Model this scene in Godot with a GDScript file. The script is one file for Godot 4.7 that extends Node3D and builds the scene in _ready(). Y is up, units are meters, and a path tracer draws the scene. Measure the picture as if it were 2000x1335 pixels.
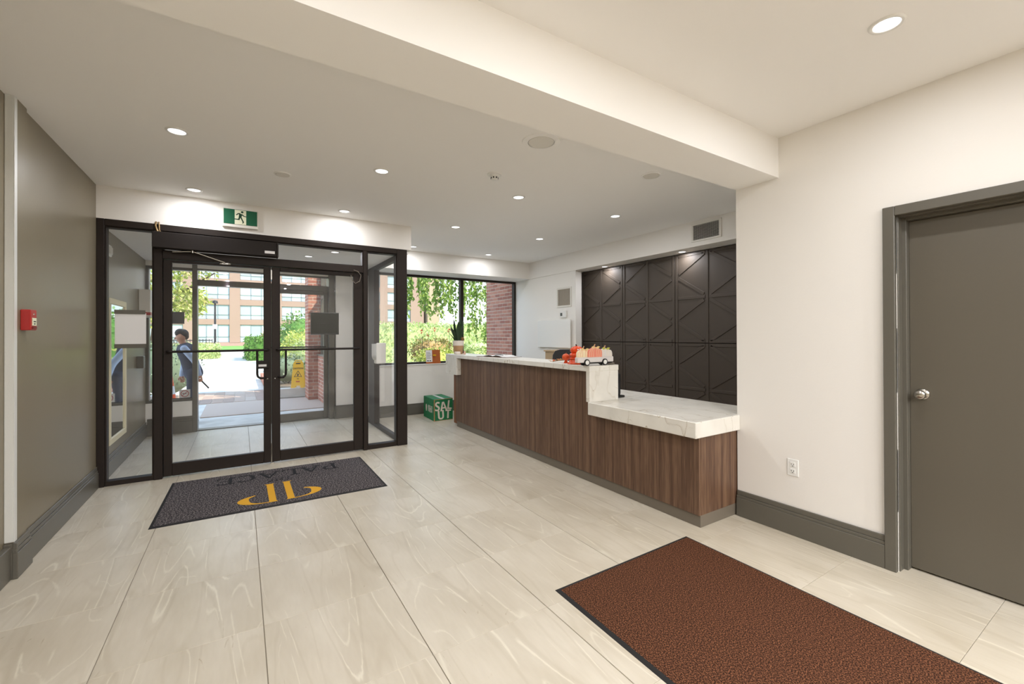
extends Node3D

# ---------------------------------------------------------------- mesh builder
class Geo:
	var v := PackedVector3Array()
	var n := PackedVector3Array()
	var u := PackedVector2Array()
	var c := PackedColorArray()
	var ix := PackedInt32Array()
	var t := Transform3D()
	var col := Color(1, 1, 1)
	func put(p: Vector3, nn: Vector3, uv: Vector2) -> int:
		v.append(t * p)
		n.append((t.basis * nn).normalized())
		u.append(uv)
		c.append(col)
		return v.size() - 1
	func link(a: int, b: int, d: int) -> void:
		var f := (v[b] - v[a]).cross(v[d] - v[a])
		if f.dot(n[a] + n[b] + n[d]) > 0.0:
			ix.append_array([a, d, b])
		else:
			ix.append_array([a, b, d])
	func quad(p: Array, nn: Vector3, uv: Array) -> void:
		var k := []
		for i in 4:
			k.append(put(p[i], nn, uv[i]))
		link(k[0], k[1], k[2])
		link(k[0], k[2], k[3])
	func tri(a: Vector3, b: Vector3, d: Vector3, nn: Vector3) -> void:
		var i := put(a, nn, Vector2(a.x, a.y))
		var j := put(b, nn, Vector2(b.x, b.y))
		var k := put(d, nn, Vector2(d.x, d.y))
		link(i, j, k)
	func flat(p: Array) -> void:  # a convex polygon of its own plane, uv in metres
		var nn: Vector3 = (p[2] - p[0]).cross(p[1] - p[0]).normalized()
		var k := []
		for q in p:
			k.append(put(q, nn, Vector2(q.x + q.z, -q.y)))
		for i in range(1, p.size() - 1):
			link(k[0], k[i], k[i + 1])
	func uvof(p: Vector3, axis: int) -> Vector2:
		if axis == 0:
			return Vector2(-p.z, -p.y)
		if axis == 1:
			return Vector2(p.x, p.z)
		return Vector2(p.x, -p.y)
	func box(lo: Vector3, hi: Vector3, b := 0.0) -> void:
		var m := (lo + hi) / 2.0
		var h := (hi - lo).abs() / 2.0
		b = minf(b, minf(h.x, minf(h.y, h.z)) * 0.9)
		for a in 3:
			var a1 := (a + 1) % 3
			var a2 := (a + 2) % 3
			for s in [-1.0, 1.0]:
				var pts := []
				var uvs := []
				for q in [[-1, -1], [1, -1], [1, 1], [-1, 1]]:
					var p := Vector3()
					p[a] = s * h[a]
					p[a1] = q[0] * (h[a1] - b)
					p[a2] = q[1] * (h[a2] - b)
					pts.append(m + p)
					uvs.append(uvof(m + p, a))
				var nn := Vector3()
				nn[a] = s
				quad(pts, nn, uvs)
		if b <= 0.0:
			return
		for a in 3:
			var a1 := (a + 1) % 3
			var a2 := (a + 2) % 3
			for s1 in [-1.0, 1.0]:
				for s2 in [-1.0, 1.0]:
					var pts := []
					var uvs := []
					for q in [[-1.0, 0], [1.0, 0], [1.0, 1], [-1.0, 1]]:
						var p := Vector3()
						p[a] = q[0] * (h[a] - b)
						p[a1] = s1 * (h[a1] - (b if q[1] == 0 else 0.0))
						p[a2] = s2 * (h[a2] - (0.0 if q[1] == 0 else b))
						pts.append(m + p)
						uvs.append(uvof(m + p, a1))
					var nn := Vector3()
					nn[a1] = s1
					nn[a2] = s2
					quad(pts, nn.normalized(), uvs)
		for sx in [-1.0, 1.0]:
			for sy in [-1.0, 1.0]:
				for sz in [-1.0, 1.0]:
					var s := Vector3(sx, sy, sz)
					tri(m + s * Vector3(h.x, h.y - b, h.z - b), m + s * Vector3(h.x - b, h.y, h.z - b), m + s * Vector3(h.x - b, h.y - b, h.z), s.normalized())
	func cbox(m: Vector3, s: Vector3, b := 0.0) -> void:
		box(m - s / 2.0, m + s / 2.0, b)
	func lathe(pr: Array, sides := 24, smooth := true) -> void:  # profile of Vector2(radius, y)
		for i in pr.size() - 1:
			var p: Vector2 = pr[i]
			var q: Vector2 = pr[i + 1]
			if p.distance_to(q) < 1e-6:
				continue
			var d := (q - p).normalized()
			var na := Vector2(d.y, -d.x)
			var nb := na
			if smooth:
				if i > 0 and p.distance_to(pr[i - 1]) > 1e-6:
					var e: Vector2 = (p - pr[i - 1]).normalized()
					var ne := Vector2(e.y, -e.x)
					if ne.dot(na) > 0.5:
						na = (na + ne).normalized()
				if i + 2 < pr.size() and q.distance_to(pr[i + 2]) > 1e-6:
					var e: Vector2 = (pr[i + 2] - q).normalized()
					var ne := Vector2(e.y, -e.x)
					if ne.dot(nb) > 0.5:
						nb = (nb + ne).normalized()
			var row := []
			for k in sides + 1:
				var a := TAU * k / sides
				var dir := Vector3(cos(a), 0, sin(a))
				row.append(put(dir * p.x + Vector3(0, p.y, 0), dir * na.x + Vector3(0, na.y, 0), Vector2(a * 0.1, -p.y)))
				row.append(put(dir * q.x + Vector3(0, q.y, 0), dir * nb.x + Vector3(0, nb.y, 0), Vector2(a * 0.1, -q.y)))
			for k in sides:
				link(row[2 * k], row[2 * k + 1], row[2 * k + 2])
				link(row[2 * k + 1], row[2 * k + 3], row[2 * k + 2])
	func tube(path: Array, r0: float, sides := 8, r1 := -1.0) -> void:
		if r1 < 0.0:
			r1 = r0
		var rings := []
		var up := Vector3.UP
		for i in path.size():
			var d: Vector3 = (path[mini(i + 1, path.size() - 1)] - path[maxi(i - 1, 0)]).normalized()
			if absf(d.dot(up)) > 0.95:
				up = Vector3.RIGHT if absf(d.x) < 0.9 else Vector3.BACK
			var x := d.cross(up).normalized()
			var y := x.cross(d).normalized()
			up = y
			var r := lerpf(r0, r1, float(i) / maxf(1.0, path.size() - 1))
			var ring := []
			for k in sides + 1:
				var a := TAU * k / sides
				var o := x * cos(a) + y * sin(a)
				ring.append(put(path[i] + o * r, o, Vector2(a * r, i * 0.05)))
			rings.append(ring)
		for i in path.size() - 1:
			for k in sides:
				link(rings[i][k], rings[i + 1][k], rings[i][k + 1])
				link(rings[i + 1][k], rings[i + 1][k + 1], rings[i][k + 1])
		for e in [0, path.size() - 1]:
			var d: Vector3 = (path[0] - path[1]).normalized() if e == 0 else (path[e] - path[e - 1]).normalized()
			var mid := put(path[e], d, Vector2())
			var rim := []
			for k in sides + 1:
				rim.append(put(t.affine_inverse() * v[rings[e][k]], d, Vector2()))
			for k in sides:
				link(mid, rim[k], rim[k + 1])
	func prism(poly: PackedVector2Array, z0: float, z1: float) -> void:
		var tris := Geometry2D.triangulate_polygon(poly)
		for z in [z0, z1]:
			var nn := Vector3(0, 0, 1.0 if z == maxf(z0, z1) else -1.0)
			var k := []
			for p in poly:
				k.append(put(Vector3(p.x, p.y, z), nn, Vector2(p.x, -p.y)))
			for i in range(0, tris.size(), 3):
				link(k[tris[i]], k[tris[i + 1]], k[tris[i + 2]])
		var cw := Geometry2D.is_polygon_clockwise(poly)
		for i in poly.size():
			var a := poly[i]
			var b := poly[(i + 1) % poly.size()]
			var d := (b - a).normalized()
			var nn := Vector3(d.y, -d.x, 0) * (-1.0 if cw else 1.0)
			quad([Vector3(a.x, a.y, z0), Vector3(b.x, b.y, z0), Vector3(b.x, b.y, z1), Vector3(a.x, a.y, z1)], nn, [Vector2(a.x + a.y, z0), Vector2(b.x + b.y, z0), Vector2(b.x + b.y, z1), Vector2(a.x + a.y, z1)])
	func ball(m: Vector3, r: Vector3, seg := 16, ribs := 0, rib := 0.0) -> void:
		var rows := []
		for i in seg / 2 + 1:
			var row := []
			var th := PI * i / (seg / 2)
			for k in seg * (2 if ribs else 1) + 1:
				var a := TAU * k / (seg * (2 if ribs else 1))
				var w := 1.0 - rib * absf(cos(a * ribs / 2.0)) * sin(th) if ribs else 1.0
				var d := Vector3(sin(th) * cos(a), cos(th), sin(th) * sin(a))
				row.append(put(m + d * r * Vector3(w, 1, w), (d / r).normalized(), Vector2(a, th)))
			rows.append(row)
		for i in rows.size() - 1:
			for k in rows[i].size() - 1:
				link(rows[i][k], rows[i + 1][k], rows[i][k + 1])
				link(rows[i + 1][k], rows[i + 1][k + 1], rows[i][k + 1])
	func leaf(p: Vector3, d: Vector3, side: Vector3, l: float, w: float) -> void:  # a folded pointed leaf
		var nn := side.cross(d).normalized()
		var a := put(p, nn, Vector2(0, 0))
		var b := put(p + d * l * 0.45 + side * w * 0.5 - nn * w * 0.15, (nn + side * 0.3).normalized(), Vector2(0, 1))
		var e := put(p + d * l * 0.45 - side * w * 0.5 - nn * w * 0.15, (nn - side * 0.3).normalized(), Vector2(1, 0))
		var f := put(p + d * l, nn, Vector2(1, 1))
		link(a, b, f)
		link(a, f, e)
	func mesh() -> ArrayMesh:
		var arr := []
		arr.resize(Mesh.ARRAY_MAX)
		arr[Mesh.ARRAY_VERTEX] = v
		arr[Mesh.ARRAY_NORMAL] = n
		arr[Mesh.ARRAY_TEX_UV] = u
		arr[Mesh.ARRAY_COLOR] = c
		arr[Mesh.ARRAY_INDEX] = ix
		var m := ArrayMesh.new()
		m.add_surface_from_arrays(Mesh.PRIMITIVE_TRIANGLES, arr)
		return m

# ---------------------------------------------------------------- scene helpers
var used := {}
var M := {}
var rng := RandomNumberGenerator.new()

func numbered(called: String, parent: Node) -> String:
	var key := str(parent.get_instance_id()) + called
	var k: int = used.get(key, 0)
	used[key] = k + 1
	return called if k == 0 else "%s_%03d" % [called, k]

func part(called: String, g, mat: Material, parent: Node = self) -> MeshInstance3D:
	var o := MeshInstance3D.new()
	o.mesh = g.mesh() if g is Geo else g
	o.material_override = mat
	o.name = numbered(called, parent)
	parent.add_child(o, true)
	return o

func tag(o: Node, label: String, category := "", group := "", kind := "") -> void:
	if label:
		o.set_meta("label", label)
	if category:
		o.set_meta("category", category)
	if group:
		o.set_meta("group", group)
	if kind:
		o.set_meta("kind", kind)

func thing(called: String, at: Vector3, label: String, category: String, group := "", kind := "", turn := 0.0) -> Node3D:
	var o := Node3D.new()
	o.name = numbered(called, self)
	add_child(o, true)
	o.position = at
	o.rotation.y = turn
	tag(o, label, category, group, kind)
	return o

func block(lo: Vector3, hi: Vector3, bevel := 0.0) -> Geo:
	var g := Geo.new()
	g.box(lo, hi, bevel)
	return g

func struct(called: String, g: Geo, mat: Material, label: String, category: String) -> MeshInstance3D:
	var o := part(called, g, mat)
	tag(o, label, category, "", "structure")
	return o

func V(x: float, y: float, z: float) -> Vector3:
	return Vector3(x, y, z)

func rgb(r: int, g: int, b: int) -> Color:
	return Color(r / 255.0, g / 255.0, b / 255.0)

func mat(called: String, col: Color, rough := 0.6, metal := 0.0, spec := 0.5) -> StandardMaterial3D:
	var m := StandardMaterial3D.new()
	m.resource_name = called
	m.albedo_color = col
	m.roughness = rough
	m.metallic = metal
	m.metallic_specular = spec
	return m

func noise_tex(size: int, freq: float, sd: int, kind := FastNoiseLite.TYPE_SIMPLEX_SMOOTH, octaves := 3) -> NoiseTexture2D:
	var f := FastNoiseLite.new()
	f.noise_type = kind
	f.seed = sd
	f.frequency = freq
	f.fractal_octaves = octaves
	var tx := NoiseTexture2D.new()
	tx.noise = f
	tx.width = size
	tx.height = size
	tx.seamless = true
	return tx

func noise_bytes(w: int, h: int, freq: float, sd: int, sx := 1.0, sy := 1.0, fractal := FastNoiseLite.FRACTAL_FBM, octaves := 4, warp := 0.0) -> PackedByteArray:
	var f := FastNoiseLite.new()
	f.noise_type = FastNoiseLite.TYPE_SIMPLEX_SMOOTH
	f.seed = sd
	f.frequency = freq
	f.fractal_type = fractal
	f.fractal_octaves = octaves
	if warp > 0.0:
		f.domain_warp_enabled = true
		f.domain_warp_amplitude = warp
		f.domain_warp_frequency = freq * 0.7
	var im := f.get_image(int(w / sx), int(h / sy), false, false, true)
	im.resize(w, h, Image.INTERPOLATE_CUBIC)
	im.convert(Image.FORMAT_L8)
	return im.get_data()

func picture(w: int, h: int, data: PackedByteArray) -> ImageTexture:
	return ImageTexture.create_from_image(Image.create_from_data(w, h, false, Image.FORMAT_RGB8, data))

func speckle(size: int, dark: Color, light: Color, sd: int, bias: float, grain: float) -> ImageTexture:
	var r := RandomNumberGenerator.new()
	r.seed = sd
	var a := noise_bytes(size, size, grain, sd, 1, 1, FastNoiseLite.FRACTAL_FBM, 3)
	var out := PackedByteArray()
	out.resize(size * size * 3)
	for i in size * size:
		var k := clampf((a[i] / 255.0 - 0.5) * 3.2 + bias + r.randf_range(-0.2, 0.2), 0.0, 1.0)
		var q := dark.lerp(light, k)
		out[i * 3] = int(q.r * 255)
		out[i * 3 + 1] = int(q.g * 255)
		out[i * 3 + 2] = int(q.b * 255)
	return picture(size, size, out)

func noise_floats(w: int, h: int, freq: float, sd: int, sx: float, sy: float, octaves: int, warp: float) -> PackedFloat32Array:  # 0..1, stretched and smooth
	var f := FastNoiseLite.new()
	f.noise_type = FastNoiseLite.TYPE_SIMPLEX_SMOOTH
	f.seed = sd
	f.frequency = freq
	f.fractal_octaves = octaves
	f.domain_warp_enabled = warp > 0.0
	f.domain_warp_amplitude = warp
	f.domain_warp_frequency = freq * 0.8
	var im := f.get_image(int(w / sx), int(h / sy), false, false, true)
	im.convert(Image.FORMAT_RF)
	im.resize(w, h, Image.INTERPOLATE_CUBIC)
	return im.get_data().to_float32_array()

func tile_picture(size: int) -> ImageTexture:
	# layered stone: long contour lines and bands of a field that is stretched along the tile
	var flow := noise_floats(size, size, 0.0085, 12, 2.0, 13.0, 2, 7.0)
	var flow2 := noise_floats(size, size, 0.012, 47, 2.0, 12.0, 2, 6.0)
	var cloud := noise_floats(size, size, 0.012, 3, 3.0, 6.0, 3, 6.0)
	var where := noise_floats(size, size, 0.018, 77, 3.0, 5.0, 2, 0.0)
	var fine := noise_floats(size, size, 0.09, 34, 1.5, 8.0, 3, 0.0)
	var out := PackedByteArray()
	out.resize(size * size * 3)
	for i in size * size:
		var n := flow[i]
		var m := flow2[i]
		var k := (cloud[i] - 0.5) * 0.34 + (fine[i] - 0.5) * 0.10
		# bands between two levels of the field are a shade darker or lighter
		k -= 0.16 * clampf(1.0 - absf(n - 0.40) / 0.035, 0.0, 0.7) + 0.12 * clampf(1.0 - absf(m - 0.64) / 0.05, 0.0, 0.7)
		var w := clampf(1.2 - absf(n - 0.445) / 0.012, 0.0, 1.0) * clampf((where[i] - 0.36) * 6.0, 0.0, 1.0)
		w = maxf(w, clampf(1.1 - absf(n - 0.60) / 0.016, 0.0, 1.0) * clampf((0.58 - where[i]) * 6.0, 0.0, 0.8))
		w = maxf(w, clampf(1.1 - absf(m - 0.52) / 0.010, 0.0, 1.0) * clampf((where[i] - 0.50) * 6.0, 0.0, 0.7))
		var d := clampf(1.0 - absf(m - 0.40) / 0.006, 0.0, 1.0) * clampf((fine[i] - 0.52) * 6.0, 0.0, 1.0) * clampf((0.52 - where[i]) * 8.0, 0.0, 1.0)
		var r := 202.0 + k * 50.0
		var g := 192.0 + k * 55.0
		var b := 173.0 + k * 63.0
		r += (229 - r) * w * 0.62 - d * 26
		g += (222 - g) * w * 0.62 - d * 30
		b += (203 - b) * w * 0.62 - d * 36
		out[i * 3] = int(clampf(r, 0, 255))
		out[i * 3 + 1] = int(clampf(g, 0, 255))
		out[i * 3 + 2] = int(clampf(b, 0, 255))
	return picture(size, size, out)

func quartz_picture(size: int) -> ImageTexture:
	var a := noise_floats(size, size, 0.011, 5, 2.0, 4.0, 3, 12.0)
	var b := noise_floats(size, size, 0.012, 91, 3.0, 2.0, 3, 14.0)
	var cloud := noise_floats(size, size, 0.012, 14, 2.0, 2.0, 3, 0.0)
	var out := PackedByteArray()
	out.resize(size * size * 3)
	for i in size * size:
		var w := clampf(1.15 - absf(a[i] - 0.53) / 0.008, 0.0, 1.0) * clampf((cloud[i] - 0.30) * 4.0, 0.15, 1.0)
		w = maxf(w, 0.16 * clampf(1.0 - absf(a[i] - 0.505) / 0.04, 0.0, 1.0))
		w = maxf(w, clampf(1.1 - absf(b[i] - 0.58) / 0.006, 0.0, 1.0) * clampf((cloud[i] - 0.55) * 6.0, 0.0, 1.0) * 0.55)
		var k := (cloud[i] - 0.5) * 14.0
		out[i * 3] = int(clampf(236 + k - w * 66, 0, 255))
		out[i * 3 + 1] = int(clampf(232 + k - w * 76, 0, 255))
		out[i * 3 + 2] = int(clampf(222 + k - w * 90, 0, 255))
	return picture(size, size, out)

func grain_picture(size: int, dark: Color, light: Color, sd: int) -> ImageTexture:  # grain runs along v
	var a := noise_bytes(size, size, 0.05, sd, 1.0, 40.0, FastNoiseLite.FRACTAL_FBM, 4)
	var b := noise_bytes(size, size, 0.35, sd + 1, 1.0, 24.0, FastNoiseLite.FRACTAL_FBM, 2)
	var e := noise_bytes(size, size, 0.008, sd + 2, 1.0, 6.0)
	var out := PackedByteArray()
	out.resize(size * size * 3)
	for i in size * size:
		var k := clampf(0.5 + (a[i] - 128) * 0.0055 + (b[i] - 128) * 0.0045 + (e[i] - 128) * 0.0015, 0.0, 1.0)
		var q := dark.lerp(light, k)
		out[i * 3] = int(q.r * 255)
		out[i * 3 + 1] = int(q.g * 255)
		out[i * 3 + 2] = int(q.b * 255)
	return picture(size, size, out)

func bump(m: StandardMaterial3D, tx: Texture2D, scale: float, tri := true, rep := 1.0) -> StandardMaterial3D:
	m.heightmap_enabled = true
	m.heightmap_texture = tx
	m.heightmap_scale = scale
	if tri:
		m.uv1_triplanar = true
		m.uv1_world_triplanar = true
		m.uv1_scale = Vector3.ONE * rep
	return m

func mottled(called: String, a: Color, b: Color, rough: float, freq: float, sd: int, rep: float) -> StandardMaterial3D:
	var m := mat(called, Color.WHITE, rough)
	var tx := noise_tex(256, freq, sd)
	var gr := Gradient.new()
	gr.set_color(0, a)
	gr.set_color(1, b)
	gr.set_offset(0, 0.25)
	gr.set_offset(1, 0.75)
	tx.color_ramp = gr
	m.albedo_texture = tx
	m.uv1_triplanar = true
	m.uv1_world_triplanar = true
	m.uv1_scale = Vector3.ONE * rep
	return m

func make_materials() -> void:
	var orange := noise_tex(256, 0.12, 5)
	M.wall = bump(mat("warm_white_paint", rgb(240, 236, 229), 0.55), orange, 0.02, true, 2.0)
	M.ceiling = mat("ceiling_paint", rgb(249, 247, 243), 0.8)
	M.grey_wall = bump(mat("grey_brown_paint", rgb(130, 120, 99), 0.36), orange, 0.015, true, 2.0)
	M.trim = mat("grey_trim_paint", rgb(98, 94, 84), 0.38)
	M.door_grey = bump(mat("grey_door_paint", rgb(97, 91, 79), 0.42), orange, 0.01, true, 2.0)
	M.bronze = mat("dark_bronze_metal", rgb(44, 36, 31), 0.5, 0.1, 0.35)
	M.bronze_box = mat("dark_bronze_cover", rgb(38, 32, 29), 0.5, 0.1, 0.35)
	M.glass = mat("clear_glass", Color(1, 1, 1, 0.03), 0.0)
	M.glass.metallic_specular = 0.37
	M.glass.transparency = BaseMaterial3D.TRANSPARENCY_ALPHA
	M.grout = mat("grout", rgb(148, 138, 122), 0.8)
	M.tile = mat("beige_porcelain", Color.WHITE, 0.34)
	M.tile.albedo_texture = tile_picture(1536)
	M.stone = mat("white_quartz", Color.WHITE, 0.3)
	M.stone.albedo_texture = quartz_picture(1024)
	M.stone.uv1_scale = Vector3(0.55, 0.55, 0.55)
	M.stone.uv1_offset = Vector3(0.13, 0.31, 0)
	M.laminate = mat("brown_wood_laminate", Color.WHITE, 0.5)
	M.laminate.albedo_texture = grain_picture(512, rgb(86, 60, 44), rgb(126, 97, 74), 61)
	M.laminate.uv1_scale = Vector3(1.1, 0.7, 1)
	M.toe = mat("taupe_toe_kick", rgb(116, 107, 94), 0.38)
	M.light_wood = mat("brown_board", Color.WHITE, 0.5)
	M.light_wood.albedo_texture = grain_picture(128, rgb(120, 72, 36), rgb(158, 102, 58), 33)
	M.tan = mat("tan_board", rgb(186, 158, 120), 0.6)
	M.panel = bump(mat("charcoal_panel_paint", rgb(74, 64, 54), 0.6), orange, 0.015, true, 2.0)
	M.white = mat("white_plastic", rgb(236, 235, 230), 0.4)
	M.white_metal = mat("white_enamel", rgb(228, 224, 214), 0.45)
	M.black = mat("black_plastic", rgb(22, 22, 23), 0.4)
	M.rubber = mat("black_rubber", rgb(28, 26, 25), 0.8)
	M.chrome = mat("satin_nickel", rgb(190, 186, 178), 0.25, 1.0)
	M.silver = bump(mat("silver_grey_trim", rgb(226, 226, 221), 0.4, 0.1), noise_tex(128, 0.3, 19), 0.05, true, 6.0)
	M.red = mat("red_enamel", rgb(178, 40, 36), 0.35)
	M.green_sign = mat("green_sign_face", rgb(16, 92, 62), 0.35)
	M.cream_sign = mat("cream_sign_face", rgb(236, 236, 206), 0.4)
	M.mat_grey = mat("charcoal_carpet", Color.WHITE, 0.95, 0.0, 0.2)
	M.mat_grey.albedo_texture = speckle(512, rgb(50, 46, 49), rgb(128, 121, 118), 71, 0.36, 0.10)
	M.mat_grey.uv1_scale = Vector3(1.2, 1.2, 1.2)
	M.mat_brown = mat("brown_carpet", Color.WHITE, 0.95, 0.0, 0.2)
	M.mat_brown.albedo_texture = speckle(512, rgb(52, 34, 25), rgb(134, 88, 62), 72, 0.34, 0.15)
	M.mat_brown.uv1_scale = Vector3(1.6, 1.6, 1.6)
	M.gold = mat("gold_print", rgb(214, 158, 22), 0.85)
	M.print_black = mat("black_print", rgb(12, 10, 12), 0.9)
	M.lens = mat("lit_lens", rgb(255, 250, 240), 0.5)
	M.lens.emission_enabled = true
	M.lens.emission = Color(0.97, 0.977, 1.0)
	M.lens.emission_energy_multiplier = 2.2
	M.mirror = mat("mirror_glass", rgb(235, 238, 236), 0.02, 1.0)
	M.cream = mat("cream_frame", rgb(226, 216, 182), 0.5)
	M.paper = mat("white_paper", rgb(238, 236, 234), 0.7)
	M.card_green = mottled("green_card", rgb(14, 104, 58), rgb(22, 124, 72), 0.6, 0.05, 4, 2.0)
	M.cardboard = mat("raw_cardboard", rgb(178, 128, 86), 0.8)
	M.tape = mat("packing_tape", rgb(200, 205, 196), 0.25)
	M.orange_card = mat("orange_card", rgb(176, 92, 30), 0.5)
	M.pumpkin = mat("orange_glaze", rgb(226, 74, 16), 0.22)
	M.pink = mottled("pink_print", rgb(226, 120, 100), rgb(240, 160, 136), 0.5, 0.05, 9, 14.0)
	M.pale_yellow = mottled("cream_print", rgb(240, 214, 160), rgb(246, 236, 208), 0.5, 0.06, 12, 14.0)
	M.pale_grey = mottled("pale_grey_print", rgb(214, 208, 206), rgb(232, 226, 220), 0.5, 0.06, 13, 14.0)
	M.leaf_dark = mat("dark_leaf", rgb(38, 62, 34), 0.45)
	M.tan_pot = mat("tan_pot", rgb(186, 146, 104), 0.6)
	M.white_pot = mat("white_glaze", rgb(236, 226, 214), 0.4)
	M.cactus = mat("cactus_brown", rgb(126, 92, 52), 0.9)
	M.brick = []
	for k in 5:
		var bc: Color = [rgb(190, 122, 98), rgb(178, 108, 86), rgb(200, 136, 112), rgb(166, 100, 82), rgb(186, 126, 106)][k]
		M.brick.append(mottled("red_brick", bc.darkened(0.1), bc.lightened(0.08), 0.85, 0.1, 30 + k, 6.0))
	M.mortar = mat("mortar", rgb(206, 192, 176), 0.9)
	M.concrete = mottled("pale_concrete", rgb(196, 191, 182), rgb(212, 207, 198), 0.85, 0.03, 44, 0.35)
	M.paver = []
	for k in 4:
		M.paver.append(mottled("paver_stone", [rgb(168, 142, 126), rgb(176, 152, 138), rgb(158, 134, 122), rgb(182, 162, 148)][k], [rgb(180, 156, 140), rgb(188, 166, 150), rgb(172, 150, 136), rgb(192, 174, 160)][k], 0.85, 0.08, 50 + k, 3.0))
	M.far_brick = mottled("far_brick", rgb(158, 130, 118), rgb(170, 142, 128), 0.9, 0.2, 60, 1.0)
	M.far_tan = mat("tan_render", rgb(178, 156, 132), 0.9)
	M.far_frame = mat("grey_window_frame", rgb(140, 148, 152), 0.5)
	M.far_pane = []
	for k in 3:
		M.far_pane.append(mat("blue_grey_pane", [rgb(186, 200, 208), rgb(206, 214, 218), rgb(168, 180, 186)][k], 0.12))
	M.leaves = mat("leaves", Color.WHITE, 0.55)
	M.leaves.vertex_color_use_as_albedo = true
	M.leaves.backlight_enabled = true
	M.leaves.backlight = Color(0.72, 0.78, 0.42)
	M.bark = mottled("bark", rgb(84, 70, 58), rgb(112, 96, 80), 0.95, 0.1, 66, 2.0)
	M.soil = mottled("soil", rgb(96, 80, 62), rgb(120, 104, 84), 1.0, 0.1, 67, 1.0)
	M.lawn = mottled("lawn", rgb(96, 142, 62), rgb(120, 164, 80), 0.95, 0.12, 68, 1.0)
	M.iron = mat("black_iron", rgb(30, 30, 32), 0.5)
	M.yellow = mat("yellow_plastic", rgb(240, 186, 28), 0.4)
	M.cone = mat("orange_plastic", rgb(244, 84, 24), 0.4)
	M.skin = mat("skin", rgb(190, 134, 106), 0.55)
	M.navy = mat("navy_cloth", rgb(38, 48, 70), 0.85)
	M.sleeve = mat("pale_blue_cloth", rgb(176, 190, 214), 0.85)
	M.unseen_roof = mat("roof_membrane", rgb(120, 116, 110), 0.9)

# ---------------------------------------------------------------- builders: the room
const CEIL := 2.805
const TILE := 0.6213
var lamp_energy := 0.5
var lamp_color := Color(0.97, 0.977, 1.0)

func downlight(x: float, y: float, z: float, label: String, group := "ceiling downlights", r := 0.05, e := 1.0) -> void:
	var o := thing("downlight", V(x, y, z), label, "ceiling light", group)
	var ring := Geo.new()
	ring.lathe([Vector2(r, -0.004), Vector2(r + 0.003, -0.007), Vector2(r + 0.014, -0.006), Vector2(r + 0.018, 0.0), Vector2(r, 0.0), Vector2(r, -0.004)], 32)
	part("trim_ring", ring, M.white, o)
	var lens := Geo.new()
	lens.lathe([Vector2(r, -0.001), Vector2(r * 0.7, -0.0025), Vector2(0.0, -0.003)], 32)
	part("lens", lens, M.lens, o)
	var l := AreaLight3D.new()
	l.name = "lamp"
	l.area_size = Vector2(r * 1.35, r * 1.35)
	l.area_normalize_energy = true
	l.light_color = lamp_color
	l.light_energy = lamp_energy * e
	l.shadow_enabled = true
	l.set("area_range", 30.0)
	l.set("area_attenuation", 2.0)
	l.rotation_degrees = V(-90, 0, 0)
	l.position = V(0, -0.008, 0)
	o.add_child(l)

func round_cover(x: float, z: float, r: float, ring_r: float, called: String, label: String, category: String) -> void:
	var o := thing(called, V(x, CEIL, z), label, category)
	var g := Geo.new()
	g.lathe([Vector2(r + 0.002, -0.008), Vector2(ring_r * 0.98, -0.006), Vector2(ring_r, 0.0), Vector2(r, 0.0)], 40)
	part("rim", g, M.ceiling, o)
	g = Geo.new()
	g.lathe([Vector2(r, -0.005), Vector2(r - 0.002, -0.009), Vector2(r * 0.5, -0.010), Vector2(0, -0.010)], 40)
	part("grille", g, M.white_metal, o)

func baseboard(lo: Vector3, hi: Vector3, normal: Vector3) -> Geo:  # stepped profile, thick side along the normal
	var g := Geo.new()
	var h := hi.y
	g.box(lo, V(hi.x, h * 0.72, hi.z), 0.003)
	var a := lo
	var b := hi
	if normal.x > 0: b.x -= 0.006
	if normal.x < 0: a.x += 0.006
	if normal.z > 0: b.z -= 0.006
	if normal.z < 0: a.z += 0.006
	a.y = h * 0.72
	g.box(a, V(b.x, h * 0.82, b.z), 0.002)
	if normal.x > 0: b.x -= 0.005
	if normal.x < 0: a.x += 0.005
	if normal.z > 0: b.z -= 0.005
	if normal.z < 0: a.z += 0.005
	a.y = h * 0.82
	g.box(a, V(b.x, h, b.z), 0.003)
	return g

func pane(x0: float, x1: float, y0: float, y1: float, z: float) -> Geo:
	var g := Geo.new()
	g.quad([V(x0, y0, z), V(x1, y0, z), V(x1, y1, z), V(x0, y1, z)], V(0, 0, 1), [Vector2(0, 1), Vector2(1, 1), Vector2(1, 0), Vector2(0, 0)])
	return g

func pane_x(z0: float, z1: float, y0: float, y1: float, x: float) -> Geo:
	var g := Geo.new()
	g.quad([V(x, y0, z0), V(x, y0, z1), V(x, y1, z1), V(x, y1, z0)], V(1, 0, 0), [Vector2(0, 1), Vector2(1, 1), Vector2(1, 0), Vector2(0, 0)])
	return g

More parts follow.
